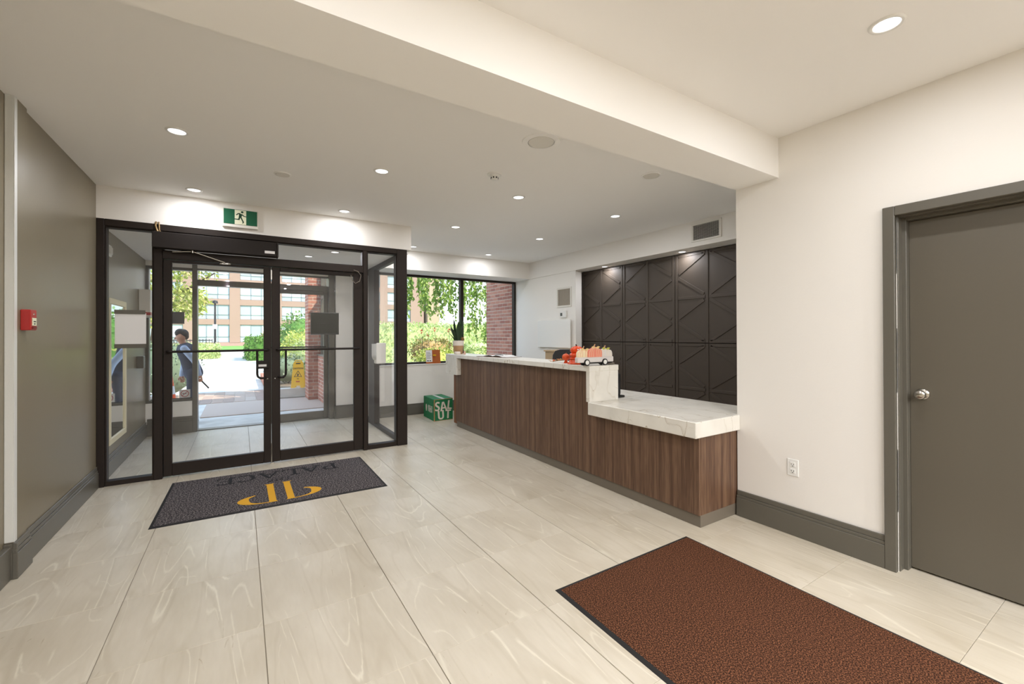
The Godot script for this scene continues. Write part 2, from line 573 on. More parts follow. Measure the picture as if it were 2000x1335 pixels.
func build_shell() -> void:
	# floor slab with separate tiles
	var fl := part("floor", block(V(-1.2, -0.12, -8.05), V(5.3, -0.004, 4.4)), M.grout)
	tag(fl, "pale beige stone-look porcelain tile floor of the lobby", "floor", "", "structure")
	var tiles := []
	var s := TILE - 0.003
	for k in 16:
		var g := Geo.new()
		g.box(V(-s / 2 + 0.0004, -0.010, -s / 2 - 0.0008), V(s / 2 - 0.0004, 0.0, s / 2 + 0.0008), 0.0008)
		var c := Vector2(k % 4, k / 4) * 0.25
		for i in g.u.size():
			var p := g.v[i]
			g.u[i] = c + Vector2(0.006, 0.006) + Vector2(p.x / s + 0.5, p.z / s + 0.5) * 0.238
		tiles.append(g.mesh())
	for i in range(-1, 10):
		for j in range(-12, 1):
			var x := -0.53 + (i + 0.5) * TILE
			var z := -0.553 + (j + 0.5) * TILE
			if x > 1.9 and z < -7.5 or x > 3.6 and z > -1.9:
				continue
			var o := part("tile", tiles[rng.randi() % 16], M.tile, fl)
			o.position = V(x, 0.0, z)
			o.rotation.y = PI if rng.randf() < 0.5 else 0.0
	# ceiling, beam and soffits
	struct("ceiling", block(V(-1.4, CEIL, -7.7), V(5.4, CEIL + 0.2, 4.5)), M.ceiling, "flat off-white ceiling with recessed downlights", "ceiling")
	struct("trim_1", block(V(-1.155, 2.521, -1.918), V(5.2, CEIL, -1.605)), M.ceiling, "dropped off-white ceiling beam crossing the lobby to the right wall", "beam")
	struct("trim_2", block(V(1.865, 2.49, -7.45), V(4.78, CEIL, -6.97)), M.wall, "off-white soffit above the far lobby window", "soffit")
	var bh := Geo.new()
	bh.box(V(4.78, 2.49, -7.45), V(5.3, CEIL, -3.355))
	bh.box(V(4.78, 2.49, -3.005), V(5.3, CEIL, -1.92))
	bh.box(V(4.78, 2.49, -3.355), V(5.3, 2.567, -3.005))
	bh.box(V(4.78, 2.748, -3.355), V(5.3, CEIL, -3.005))
	struct("trim_3", bh, M.wall, "off-white bulkhead above the charcoal panelled wall", "bulkhead")
	# left wall, pilaster, silver corner trim
	var wl := Geo.new()
	wl.box(V(-1.30, 0, -8.0), V(-1.135, CEIL, -3.84))
	wl.box(V(-1.30, 0, -3.84), V(-1.118, CEIL, -3.672))
	wl.box(V(-1.30, 0, -3.672), V(-1.158, CEIL, 4.4))
	struct("wall_left", wl, M.grey_wall, "grey brown painted left wall running past the red fire alarm pull", "wall")
	var cs := Geo.new()
	cs.box(V(-1.158, 0.21, -3.672), V(-1.119, CEIL, -3.664), 0.003)
	cs.box(V(-1.119, 0.21, -3.70), V(-1.1155, CEIL, -3.664), 0.001)
	struct("trim_4", cs, M.silver, "narrow silver corner strip on the pilaster of the left wall", "corner trim")
	struct("baseboard_left", baseboard(V(-1.135, 0, -5.42), V(-1.115, 0.20, -3.86), V(1, 0, 0)), M.trim, "dark grey stepped baseboard along the left wall", "baseboard")
	var pb := baseboard(V(-1.12, 0, -3.86), V(-1.096, 0.21, -3.648), V(1, 0, 0))
	pb.box(V(-1.158, 0, -3.672), V(-1.10, 0.205, -3.650), 0.003)
	pb.box(V(-1.158, 0, -3.65), V(-1.124, 0.19, 4.4), 0.003)
	struct("baseboard_pilaster", pb, M.trim, "dark grey baseboard wrapping the left wall pilaster", "baseboard")
	# entrance wall above the glass
	struct("wall_entrance", block(V(-1.135, 2.5, -5.56), V(1.865, CEIL, -5.42)), M.wall, "off-white wall band above the glass entrance with the running man sign", "wall")
	# right wall: thick block that ends at the reception desk, with a door niche
	var wr := Geo.new()
	wr.box(V(3.27, 0, -1.92), V(5.3, CEIL, -0.952))
	wr.box(V(3.27, 2.098, -0.952), V(5.3, CEIL, 0.02))
	wr.box(V(3.50, 0, -0.952), V(5.3, 2.098, 0.02))
	wr.box(V(3.27, 0, 0.02), V(5.3, CEIL, 4.4))
	struct("wall_right", wr, M.wall, "cream white right wall beside the grey door", "wall")
	struct("baseboard_right", baseboard(V(3.246, 0, -1.918), V(3.27, 0.195, -1.008), V(-1, 0, 0)), M.trim, "dark grey stepped baseboard between the desk and the grey door", "baseboard")
	# far right white wall, alcove walls
	var fr := Geo.new()
	fr.box(V(4.80, 0, -7.6), V(4.93, 2.49, -6.095))
	fr.box(V(4.80, 0, -5.755), V(4.93, 2.49, -5.62))
	fr.box(V(4.80, 0, -6.095), V(4.93, 1.915, -5.755))
	fr.box(V(4.80, 2.20, -6.095), V(4.93, 2.49, -5.755))
	fr.box(V(4.93, 0, -7.6), V(5.3, 2.49, -5.76))
	struct("wall_far_right", fr, M.wall, "white wall with the return air grille behind the desk", "wall")
	struct("wall_alcove", block(V(5.10, 0, -5.76), V(5.3, 2.49, -1.92)), M.panel, "charcoal painted wall behind the lattice panels", "wall")
	# window wall
	var ww := Geo.new()
	ww.box(V(1.80, 0, -7.62), V(4.95, 0.885, -7.45))
	ww.box(V(1.80, 2.49, -7.62), V(5.3, CEIL, -7.45))
	ww.box(V(1.80, 0.885, -7.62), V(1.93, 2.49, -7.45))
	struct("wall_far", ww, M.wall, "white wall under the far lobby window", "wall")
	struct("baseboard_far", baseboard(V(1.86, 0, -7.45), V(4.80, 0.19, -7.43), V(0, 0, 1)), M.trim, "dark grey baseboard under the far lobby window", "baseboard")
	var wn := part("window_1", window_frame(), M.bronze)
	tag(wn, "wide black framed lobby window with one mullion behind the desk", "window", "", "structure")
	part("pane", pane(1.96, 3.56, 0.915, 2.46, -7.56), M.glass, wn)
	part("pane", pane(3.61, 4.77, 0.915, 2.46, -7.56), M.glass, wn)
	part("sill", block(V(1.93, 0.872, -7.5), V(4.80, 0.886, -7.435), 0.003), M.wall, wn)
	# unseen back of the room, painted dark to dim its reflection in the glass
	struct("wall_back", block(V(-1.3, 0, 4.3), V(5.3, CEIL, 4.5)), M.grey_wall, "unseen grey brown wall closing the lobby behind the viewer", "wall")
	# roof mass out of view, its height set to shade the ground outside
	struct("unseen_roof", block(V(-9, 3.0, -8.2), V(12, 4.5, 4.7)), M.unseen_roof, "unseen upper mass of the lobby building, sized to shade the ground outside", "unseen_roof")

func window_frame() -> Geo:
	var g := Geo.new()
	g.box(V(1.93, 0.886, -7.60), V(4.80, 0.918, -7.50), 0.003)
	g.box(V(1.93, 2.455, -7.60), V(4.80, 2.49, -7.50), 0.003)
	g.box(V(1.93, 0.918, -7.60), V(1.965, 2.455, -7.50), 0.003)
	g.box(V(4.765, 0.918, -7.60), V(4.80, 2.455, -7.50), 0.003)
	g.box(V(3.555, 0.918, -7.60), V(3.615, 2.455, -7.50), 0.003)
	return g

func arc_path(pts: Array, r: float) -> Array:  # rounds the corners of a polyline
	var out := [pts[0]]
	for i in range(1, pts.size() - 1):
		var a: Vector3 = pts[i] + (pts[i - 1] - pts[i]).normalized() * r
		var b: Vector3 = pts[i] + (pts[i + 1] - pts[i]).normalized() * r
		for k in 6:
			var w := k / 5.0
			out.append(a.lerp(pts[i], w).lerp(pts[i].lerp(b, w), w))
	out.append(pts[-1])
	return out

func build_entrance() -> void:
	var z0 := -5.54
	var z1 := -5.42
	var fr := Geo.new()
	fr.box(V(-1.135, 0, z0), V(-1.078, 2.5, z1), 0.004)
	fr.box(V(-1.078, 2.436, z0), V(1.68, 2.5, z1), 0.004)
	fr.box(V(-0.724, 0, z0), V(-0.655, 2.436, z1), 0.004)
	fr.box(V(1.265, 0, z0), V(1.311, 2.436, z1), 0.004)
	fr.box(V(1.68, 0, z0 - 0.02), V(1.81, 2.5, z1), 0.004)
	fr.box(V(-0.655, 2.165, z0), V(1.265, 2.243, z1), 0.004)
	struct("trim_5", fr, M.bronze, "dark bronze storefront frame around the glass entrance", "door frame")
	# sidelights and transom
	var w := part("window_2", four_bars(-1.078, -0.724, 0.0, 2.436, 0.045, 0.012), M.bronze)
	tag(w, "tall glass sidelight left of the entrance doors with a white notice", "window", "", "structure")
	part("pane", pane(-1.067, -0.735, 0.05, 2.43, -5.48), M.glass, w)
	w = part("window_3", four_bars(1.311, 1.68, 0.0, 2.436, 0.055, 0.012), M.bronze)
	tag(w, "narrow glass sidelight right of the entrance doors with a dispenser", "window", "", "structure")
	part("pane", pane(1.32, 1.67, 0.06, 2.43, -5.48), M.glass, w)
	w = part("window_4", four_bars(-0.655, 1.265, 2.243, 2.436, 0.010, 0.010), M.bronze)
	tag(w, "long glass transom above the entrance doors", "window", "", "structure")
	part("pane", pane(-0.65, 1.26, 2.25, 2.43, -5.48), M.glass, w)
	# the two door leaves
	for d in [[-0.652, 0.281, -0.583, 0.21, 0.135, 2.136, "left leaf of the bronze glass entrance doors with an operator arm"], [0.287, 1.262, 0.369, 1.155, 0.127, 2.118, "right leaf of the bronze glass entrance doors with a black sign"]]:
		var g := Geo.new()
		g.box(V(d[0], 0.012, -5.495), V(d[2], 2.16, -5.445), 0.004)
		g.box(V(d[3], 0.012, -5.495), V(d[1], 2.16, -5.445), 0.004)
		g.box(V(d[2], 0.012, -5.495), V(d[3], d[4], -5.445), 0.004)
		g.box(V(d[2], d[5], -5.495), V(d[3], 2.16, -5.445), 0.004)
		var o := part("door_1" if d[0] < 0 else "door_2", g, M.bronze)
		tag(o, d[6], "door", "", "structure")
		part("pane", pane(d[2] - 0.005, d[3] + 0.005, d[4] - 0.005, d[5] + 0.005, -5.47), M.glass, o)
		var b := Geo.new()
		var xa: float = -0.62 if d[0] < 0 else 0.337
		var xb: float = 0.255 if d[0] < 0 else 1.215
		b.tube(arc_path([V(xa, 1.248, -5.447), V(xa + 0.012, 1.248, -5.375), V(xb - 0.012, 1.248, -5.375), V(xb, 1.248, -5.447)], 0.02), 0.0125, 10)
		part("push_bar", b, M.bronze_box, o)
		b = Geo.new()
		var hx: float = 0.147 if d[0] < 0 else 0.42
		var sx: float = 0.225 if d[0] < 0 else 0.352
		b.tube(arc_path([V(hx, 1.242, -5.38), V(hx, 0.945, -5.38), V(sx, 0.945, -5.38), V(sx, 0.945, -5.45)], 0.05), 0.0115, 10)
		part("pull_handle", b, M.bronze_box, o)
		if d[0] < 0:
			var lk := part("lock_cover", block(V(0.148, 1.045, -5.447), V(0.262, 1.132, -5.41), 0.004), M.bronze_box, o)
			part("label", block(V(0.152, 1.068, -5.4105), V(0.235, 1.092, -5.409)), M.paper, lk)
		for y in [0.93]:
			var sc := Geo.new()
			sc.t = Transform3D(Basis(V(1, 0, 0), PI / 2), V(0.245 if d[0] < 0 else 0.318, y, -5.445))
			sc.lathe([Vector2(0.009, 0), Vector2(0.007, 0.003), Vector2(0, 0.004)], 12)
			part("screw", sc, M.chrome, o)
	var ft := Geo.new()
	ft.tube([V(0.284, 0.001, -5.44), V(0.284, 0.22, -5.44)], 0.006, 8)
	ft.box(V(0.272, 0.0, -5.445), V(0.310, 0.012, -5.42), 0.002)
	var fb := part("floor_bolt", ft, M.chrome)
	var tb := Geo.new()
	tb.box(V(0.277, 2.02, -5.447), V(0.291, 2.13, -5.438), 0.002)
	part("top_bolt", tb, M.chrome, fb)
	tag(fb, "thin silver floor bolt between the two entrance door leaves", "bolt")
	# automatic operator over the left leaf
	var op := thing("door_operator", V(-0.19, 2.243, -5.42), "dark box door operator above the left entrance door", "door operator")
	part("cover", block(V(-0.53, 0.012, 0.0), V(0.52, 0.165, 0.115), 0.004), M.bronze_box, op)
	part("end_cap", block(V(0.52, 0.008, 0.0), V(0.535, 0.168, 0.118), 0.004), M.bronze, op)
	part("label", block(V(0.405, 0.040, 0.1155), V(0.50, 0.068, 0.117)), M.paper, op)
	var arm := Geo.new()
	arm.tube([V(-0.38, -0.012, 0.06), V(-0.22, 0.004, 0.07)], 0.007, 8)
	arm.tube([V(-0.22, 0.004, 0.07), V(0.05, -0.078, 0.03)], 0.007, 8)
	arm.tube([V(-0.22, -0.012, 0.07), V(-0.22, 0.02, 0.07)], 0.014, 12)
	part("arm", arm, M.chrome, op)
	var sh := Geo.new()
	sh.box(V(0.0, -0.095, -0.025), V(0.10, -0.075, 0.0), 0.003)
	sh.ball(V(0.012, -0.083, 0.008), V(0.011, 0.007, 0.007), 10)
	sh.ball(V(0.088, -0.085, 0.008), V(0.011, 0.007, 0.007), 10)
	part("arm_shoe", sh, M.chrome, op)
	var cable := Geo.new()
	cable.tube([V(-0.675, 2.40, -5.40), V(-0.695, 2.44, -5.405), V(-0.705, 2.48, -5.41), V(-0.70, 2.52, -5.415)], 0.008, 8)
	cable.tube([V(-0.660, 2.40, -5.40), V(-0.675, 2.44, -5.405), V(-0.68, 2.52, -5.415)], 0.006, 8)
	tag(part("cable", cable, mat("brass_cable", rgb(150, 122, 82), 0.4, 0.4)), "short brown cable rising from the door operator into the wall", "cable")
	var wire := Geo.new()
	wire.tube([V(1.12, 2.13, -5.43), V(1.13, 2.07, -5.42), V(1.17, 2.03, -5.42), V(1.22, 2.06, -5.42), V(1.235, 2.13, -5.42), V(1.20, 2.175, -5.415), V(1.15, 2.19, -5.42)], 0.0045, 6)
	tag(part("wire_loop", wire, M.toe), "grey wire loop hanging at the top corner of the right entrance door", "wire")
	# notices on the glass
	var nt := thing("notice", V(-0.90, 1.30, -5.476), "white blank notice in a dark holder on the left sidelight", "notice")
	part("sheet", block(V(-0.115, 0.025, 0.0), V(0.115, 0.325, 0.004), 0.001), M.paper, nt)
	part("holder", block(V(-0.118, 0.315, 0.002), V(0.11, 0.355, 0.010), 0.002), M.trim, nt)
	part("holder", block(V(-0.118, -0.012, 0.002), V(0.115, 0.028, 0.010), 0.002), M.trim, nt)
	var bs := thing("black_sign", V(0.84, 1.414, -5.50), "black framed sign board on the right entrance door glass", "sign")
	part("board", block(V(-0.145, 0.01, -0.008), V(0.145, 0.25, 0.0), 0.001), mat("dark_board", rgb(50, 52, 48), 0.75, 0.0, 0.2), bs)
	var sf := Geo.new()
	for q in [[-0.155, 0.0, 0.155, 0.012], [-0.155, 0.248, 0.155, 0.26], [-0.155, 0.012, -0.145, 0.248], [0.145, 0.012, 0.155, 0.248]]:
		sf.box(V(q[0], q[1], -0.012), V(q[2], q[3], 0.004), 0.002)
	part("frame", sf, M.black, bs)
	part("slot", block(V(-0.095, 0.126, 0.0), V(0.095, 0.134, 0.004), 0.001), M.black, bs)
	tag(part("black_card", block(V(-0.60, 1.526, -5.486), V(-0.487, 1.647, -5.478), 0.001), M.black), "small black card on the left entrance door glass", "card")
	# dispenser on the right sidelight
	var dp := thing("hand_dispenser", V(1.505, 1.045, -5.505), "white wall hand sanitiser dispenser behind the right sidelight glass", "dispenser", "", "", 0.35)
	part("back_plate", block(V(-0.07, 0.0, -0.02), V(0.07, 0.262, 0.0), 0.008), M.white, dp)
	var cv := Geo.new()
	var pf := PackedVector2Array()
	for k in 13:
		var a := PI * k / 12.0
		pf.append(Vector2(cos(a) * 0.062, 0.105 - sin(a) * 0.075))
	pf.append(Vector2(-0.062, 0.25))
	pf.append(Vector2(0.062, 0.25))
	cv.prism(pf, -0.12, -0.02)
	part("cover", cv, M.white, dp)
	var cv2 := Geo.new()
	cv2.box(V(-0.05, 0.0, -0.10), V(0.05, 0.05, -0.02), 0.012)
	part("nozzle", cv2, M.white_metal, dp)
	# running man exit sign
	var ex := thing("exit_sign", V(0.0, 2.542, -5.42), "green running man exit sign above the entrance doors", "exit sign")
	part("housing", block(V(-0.165, 0.0, 0.0), V(0.16, 0.198, 0.028), 0.006), M.white_metal, ex)
	part("face", block(V(-0.152, 0.035, 0.026), V(0.148, 0.19, 0.032), 0.001), M.green_sign, ex)
	part("doorway", block(V(-0.055, 0.036, 0.031), V(0.048, 0.186, 0.0328)), M.cream_sign, ex)
	var man := Geo.new()
	man.t = Transform3D(Basis(), V(-0.055, 0.038, 0.0329))
	var head := PackedVector2Array()
	for k in 14:
		head.append(Vector2(0.067 + cos(TAU * k / 14) * 0.012, 0.130 + sin(TAU * k / 14) * 0.011))
	man.prism(head, 0, 0.0006)
	for seg in [[[0.040, 0.115], [0.066, 0.108], [0.060, 0.072], [0.036, 0.078]], [[0.05, 0.118], [0.03, 0.116], [0.010, 0.098], [0.016, 0.090], [0.034, 0.106], [0.05, 0.105]], [[0.066, 0.110], [0.086, 0.092], [0.104, 0.090], [0.104, 0.082], [0.082, 0.084], [0.060, 0.098]], [[0.038, 0.082], [0.052, 0.078], [0.042, 0.043], [-0.008, 0.047], [-0.008, 0.056], [0.031, 0.055]], [[0.046, 0.080], [0.060, 0.076], [0.083, 0.026], [0.076, 0.012], [0.066, 0.012], [0.071, 0.024]]]:
		var pg := PackedVector2Array()
		for q in seg:
			pg.append(Vector2(q[0], q[1]))
		man.prism(pg, 0, 0.0006)
	part("running_figure", man, mat("dark_green_print", rgb(12, 62, 36), 0.5), ex)

func four_bars(x0: float, x1: float, y0: float, y1: float, bot: float, side: float) -> Geo:
	var g := Geo.new()
	g.box(V(x0, y0, -5.525), V(x1, y0 + bot, -5.435), 0.003)
	g.box(V(x0, y1 - side, -5.525), V(x1, y1, -5.435), 0.003)
	g.box(V(x0, y0 + bot, -5.525), V(x0 + side, y1 - side, -5.435), 0.003)
	g.box(V(x1 - side, y0 + bot, -5.525), V(x1, y1 - side, -5.435), 0.003)
	return g

func build_vestibule() -> void:
	struct("ceiling_vestibule", block(V(-1.135, 2.47, -7.95), V(1.865, 2.52, -5.54)), M.ceiling, "off-white ceiling of the entrance vestibule", "ceiling")
	var vw := Geo.new()
	vw.box(V(-1.135, 0, -8.0), V(-0.605, 0.455, -7.85))
	vw.box(V(-1.135, 2.40, -8.0), V(1.9, 3.0, -7.86))
	vw.box(V(1.36, 0, -8.0), V(1.80, 2.47, -7.78))
	vw.box(V(-9.0, 0, -8.2), V(-1.3, 3.0, -8.0))
	vw.box(V(1.80, 2.49, -8.0), V(1.87, CEIL, -5.55))
	struct("wall_vestibule", vw, M.wall, "white low wall and white column of the vestibule", "wall")
	var bb := baseboard(V(-1.115, 0, -7.85), V(-0.60, 0.24, -7.828), V(0, 0, 1))
	bb.box(V(1.345, 0, -7.78), V(1.78, 0.22, -7.755), 0.003)
	bb.box(V(1.335, 0, -8.0), V(1.36, 0.22, -7.755), 0.003)
	struct("baseboard_vestibule", bb, M.trim, "grey baseboard on the vestibule stub walls", "baseboard")
	struct("baseboard_vestibule_left", baseboard(V(-1.135, 0, -7.85), V(-1.112, 0.20, -5.54), V(1, 0, 0)), M.trim, "grey stepped baseboard on the left wall inside the vestibule", "baseboard")
	# outer door frame: jambs, header, transom
	var fr := Geo.new()
	fr.box(V(-0.605, 0, -8.06), V(-0.545, 2.47, -7.84), 0.004)
	fr.box(V(1.255, 0, -8.06), V(1.345, 2.47, -7.80), 0.004)
	fr.box(V(-0.545, 2.15, -8.0), V(1.255, 2.235, -7.88), 0.004)
	fr.box(V(-0.545, 2.38, -8.0), V(1.255, 2.41, -7.88), 0.004)
	fr.box(V(-1.135, 0.455, -7.99), V(-0.605, 0.49, -7.87), 0.003)
	fr.box(V(-1.135, 2.36, -7.99), V(-0.605, 2.40, -7.87), 0.003)
	fr.box(V(-1.135, 0.49, -7.99), V(-1.10, 2.36, -7.87), 0.003)
	fr.box(V(-0.545, 0.0, -8.03), V(1.255, 0.012, -7.88), 0.003)
	struct("trim_6", fr, M.trim, "dark bronze frame of the outer vestibule doorway", "door frame")
	var w := part("window_5", block(V(-1.09, 0.487, -7.935), V(-0.61, 0.50, -7.925)), M.bronze)
	tag(w, "vestibule side window with a no smoking sticker above the low wall", "window", "", "structure")
	part("pane", pane(-1.10, -0.605, 0.49, 2.36, -7.93), M.glass, w)
	w = part("window_6", block(V(-0.54, 2.235, -7.945), V(1.25, 2.243, -7.925)), M.bronze)
	tag(w, "glass transom above the outer vestibule doorway", "window", "", "structure")
	part("pane", pane(-0.545, 1.255, 2.24, 2.38, -7.935), M.glass, w)
	# closed outer leaf on the right; the left one stands open
	var g := Geo.new()
	g.box(V(0.36, 0.012, -7.96), V(0.44, 2.15, -7.915), 0.004)
	g.box(V(1.19, 0.012, -7.96), V(1.255, 2.15, -7.915), 0.004)
	g.box(V(0.44, 0.012, -7.96), V(1.19, 0.13, -7.915), 0.004)
	g.box(V(0.44, 2.09, -7.96), V(1.19, 2.15, -7.915), 0.004)
	var dr := part("door_3", g, M.trim)
	tag(dr, "closed outer bronze glass door leaf on the right of the vestibule doorway", "door", "", "structure")
	part("pane", pane(0.43, 1.20, 0.12, 2.10, -7.94), M.glass, dr)
	var b := Geo.new()
	b.tube(arc_path([V(0.40, 1.215, -7.915), V(0.41, 1.215, -7.86), V(1.21, 1.215, -7.86), V(1.22, 1.215, -7.915)], 0.02), 0.011, 8)
	part("push_bar", b, M.bronze_box, dr)
	# right glass side of the vestibule
	var sg := Geo.new()
	sg.box(V(1.74, 0, -7.78), V(1.80, 0.06, -5.56), 0.004)
	sg.box(V(1.74, 2.40, -7.78), V(1.80, 2.47, -5.56), 0.004)
	sg.box(V(1.72, 0.06, -7.06), V(1.80, 2.40, -6.70), 0.004)
	sg.box(V(1.74, 0.06, -7.78), V(1.80, 2.40, -7.72), 0.004)
	w = part("window_7", sg, M.bronze)
	tag(w, "glass side wall of the vestibule facing the desk, with a wide dark post", "window", "", "structure")
	part("pane", pane_x(-6.70, -5.56, 0.06, 2.40, 1.77), M.glass, w)
	part("pane", pane_x(-7.72, -7.06, 0.06, 2.40, 1.77), M.glass, w)
	# things on the vestibule's left wall
	var mr := thing("wall_mirror", V(-1.135, 0.31, -6.14), "tall cream framed mirror on the left wall of the vestibule", "mirror")
	var mf := Geo.new()
	mf.box(V(0, 0, -0.37), V(0.03, 0.06, 0.37), 0.004)
	mf.box(V(0, 1.42, -0.37), V(0.03, 1.48, 0.37), 0.004)
	mf.box(V(0, 0.06, -0.37), V(0.03, 1.42, -0.31), 0.004)
	mf.box(V(0, 0.06, 0.31), V(0.03, 1.42, 0.37), 0.004)
	part("frame", mf, M.cream, mr)
	part("glass", block(V(0.004, 0.055, -0.315), V(0.018, 1.425, 0.315)), M.mirror, mr)
	var horn := thing("alarm_horn", V(-1.135, 2.21, -5.85), "small white square alarm horn high on the vestibule wall", "alarm horn")
	part("plate", block(V(0, 0, -0.065), V(0.018, 0.115, 0.065), 0.006), M.white, horn)
	part("grille", block(V(0.018, 0.02, -0.045), V(0.030, 0.095, 0.045), 0.006), M.white_metal, horn)
	var bx := thing("control_box", V(-1.135, 1.66, -7.60), "grey white control box with a red stripe on the vestibule wall", "control box")
	part("cabinet", block(V(0, 0, -0.22), V(0.12, 0.36, 0.22), 0.006), M.white_metal, bx)
	part("stripe", block(V(0.119, 0.02, -0.22), V(0.122, 0.06, 0.225)), M.red, bx)
	part("stripe", block(V(0.0, 0.02, 0.2195), V(0.121, 0.06, 0.2215)), M.red, bx)
	var rd := thing("card_reader", V(-1.135, 0.99, -7.30), "dark card reader box on the vestibule wall below the control box", "card reader")
	part("housing", block(V(0, 0, -0.06), V(0.07, 0.155, 0.06), 0.006), M.trim, rd)
	part("bracket", block(V(0, 0.03, -0.08), V(0.025, 0.125, -0.06), 0.003), M.white, rd)
	var st := thing("window_sticker", V(-0.70, 0.50, -7.925), "square no smoking sticker low on the vestibule side window", "sticker")
	part("sheet", block(V(-0.065, 0.0, 0.0), V(0.065, 0.12, 0.002)), M.paper, st)
	var ci := Geo.new()
	ci.t = Transform3D(Basis(V(1, 0, 0), PI / 2), V(0, 0.06, 0.002))
	ci.lathe([Vector2(0.040, 0.0), Vector2(0.040, 0.001), Vector2(0.050, 0.001), Vector2(0.050, 0.0)], 28)
	ci.t = Transform3D(Basis(V(0, 0, 1), PI / 4), V(0, 0.06, 0.0025))
	ci.box(V(-0.042, -0.004, 0), V(0.042, 0.004, 0.001))
	part("symbol", ci, mat("faded_red_print", rgb(190, 110, 110), 0.6), st)
	var cg := Geo.new()
	cg.t = Transform3D(Basis(), V(0, 0.06, 0.0022))
	cg.box(V(-0.028, -0.004, 0), V(0.02, 0.004, 0.0006))
	part("cigarette_mark", cg, M.print_black, st)

func build_right_side() -> void:
	# grey door in the right wall
	var fr := Geo.new()
	fr.box(V(3.245, 0, -1.008), V(3.285, 2.148, -0.952), 0.003)
	fr.box(V(3.245, 2.092, -0.952), V(3.285, 2.148, 0.07), 0.003)
	fr.box(V(3.245, 0, 0.014), V(3.285, 2.092, 0.07), 0.003)
	fr.box(V(3.285, 0, -0.975), V(3.34, 2.11, -0.945), 0.002)
	fr.box(V(3.285, 2.085, -0.945), V(3.34, 2.11, 0.03), 0.002)
	fr.box(V(3.34, 0, -0.965), V(3.44, 2.10, -0.925), 0.002)
	fr.box(V(3.34, 2.07, -0.925), V(3.44, 2.10, 0.02), 0.002)
	struct("trim_7", fr, M.trim, "stepped grey metal frame around the grey door", "door frame")
	var d := part("door_4", block(V(3.385, 0.012, -0.925), V(3.43, 2.068, 0.015), 0.002), M.door_grey)
	tag(d, "plain dark grey flush door in the right wall", "door", "", "structure")
	var k := Geo.new()
	k.t = Transform3D(Basis(V(0, 0, 1), PI / 2), V(3.385, 1.045, -0.868))
	k.lathe([Vector2(0.033, 0.0), Vector2(0.033, 0.004), Vector2(0.026, 0.010), Vector2(0.014, 0.013), Vector2(0.012, 0.030), Vector2(0.022, 0.038), Vector2(0.0275, 0.048), Vector2(0.0265, 0.060), Vector2(0.020, 0.066), Vector2(0.0, 0.068)], 32)
	part("door_knob", k, M.chrome, d)
	# outlet
	var o := thing("wall_outlet", V(3.27, 0.408, -1.52), "white duplex outlet low on the right wall near the grey door", "outlet")
	part("plate", block(V(-0.006, 0, -0.037), V(0.0, 0.118, 0.037), 0.003), M.white, o)
	for y in [0.036, 0.082]:
		var s := part("socket", block(V(-0.009, y - 0.016, -0.017), V(-0.005, y + 0.016, 0.017), 0.002), M.white, o)
		part("slot", block(V(-0.0095, y - 0.004, -0.009), V(-0.0085, y + 0.006, -0.006)), M.black, s)
		part("slot", block(V(-0.0095, y - 0.004, 0.006), V(-0.0085, y + 0.006, 0.009)), M.black, s)
		part("slot", block(V(-0.0095, y - 0.013, -0.003), V(-0.0085, y - 0.008, 0.003)), M.black, s)
	# fire alarm pull on the left wall
	var a := thing("fire_alarm_pull", V(-1.118, 1.44, -3.79), "red fire alarm pull station on the left wall pilaster", "fire alarm")
	part("housing", block(V(0, 0, -0.045), V(0.045, 0.125, 0.045), 0.004), M.red, a)
	part("pull_plate", block(V(0.045, 0.028, -0.028), V(0.049, 0.075, 0.028), 0.001), M.cream_sign, a)
	part("pull_bar", block(V(0.045, 0.010, -0.03), V(0.052, 0.022, 0.03), 0.002), mat("dark_red_enamel", rgb(120, 22, 26), 0.35), a)
	var mk := Geo.new()
	mk.box(V(0.049, 0.05, -0.018), V(0.0495, 0.056, 0.018))
	mk.box(V(0.049, 0.036, -0.012), V(0.0495, 0.042, 0.012))
	part("print", mk, M.print_black, a)
	var sw := Geo.new()
	sw.t = Transform3D(Basis(V(0, 0, 1), -PI / 2), V(0.045, 0.098, 0))
	sw.lathe([Vector2(0.006, 0), Vector2(0.005, 0.003), Vector2(0, 0.003)], 12)
	part("screw", sw, M.chrome, a)
	# supply grille in the bulkhead
	var v := thing("supply_grille", V(4.78, 2.545, -3.18), "white framed supply air grille in the bulkhead above the panels", "air grille")
	var du := Geo.new()
	du.box(V(0.0, 0.023, -0.174), V(0.42, 0.025, 0.174))
	du.box(V(0.0, 0.200, -0.174), V(0.42, 0.202, 0.174))
	du.box(V(0.0, 0.025, -0.174), V(0.42, 0.200, -0.172))
	du.box(V(0.0, 0.025, 0.172), V(0.42, 0.200, 0.174))
	du.box(V(0.42, 0.023, -0.174), V(0.422, 0.202, 0.174))
	part("duct", du, mat("galvanised_sheet", rgb(134, 134, 132), 0.5, 0.7), v)
	var gf := Geo.new()
	for q in [[0.0, -0.2, 0.022, 0.2], [0.203, -0.2, 0.225, 0.2], [0.022, -0.2, 0.203, -0.172], [0.022, 0.172, 0.203, 0.2]]:
		gf.box(V(-0.012, q[0], q[1]), V(0.0, q[2], q[3]), 0.002)
	part("frame", gf, M.white_metal, v)
	for k2 in 11:
		part("slat", block(V(-0.011, 0.031 + k2 * 0.016, -0.173), V(-0.004, 0.0335 + k2 * 0.016, 0.173)), M.white_metal, v)
	for k2 in 14:
		part("bar", block(V(-0.0065, 0.022, -0.165 + k2 * 0.0254), V(-0.0045, 0.203, -0.1635 + k2 * 0.0254)), M.white_metal, v)
	# return grille and thermostat on the white wall
	v = thing("return_grille", V(4.80, 1.885, -5.925), "square return air grille with vertical slats on the white wall behind the desk", "air grille")
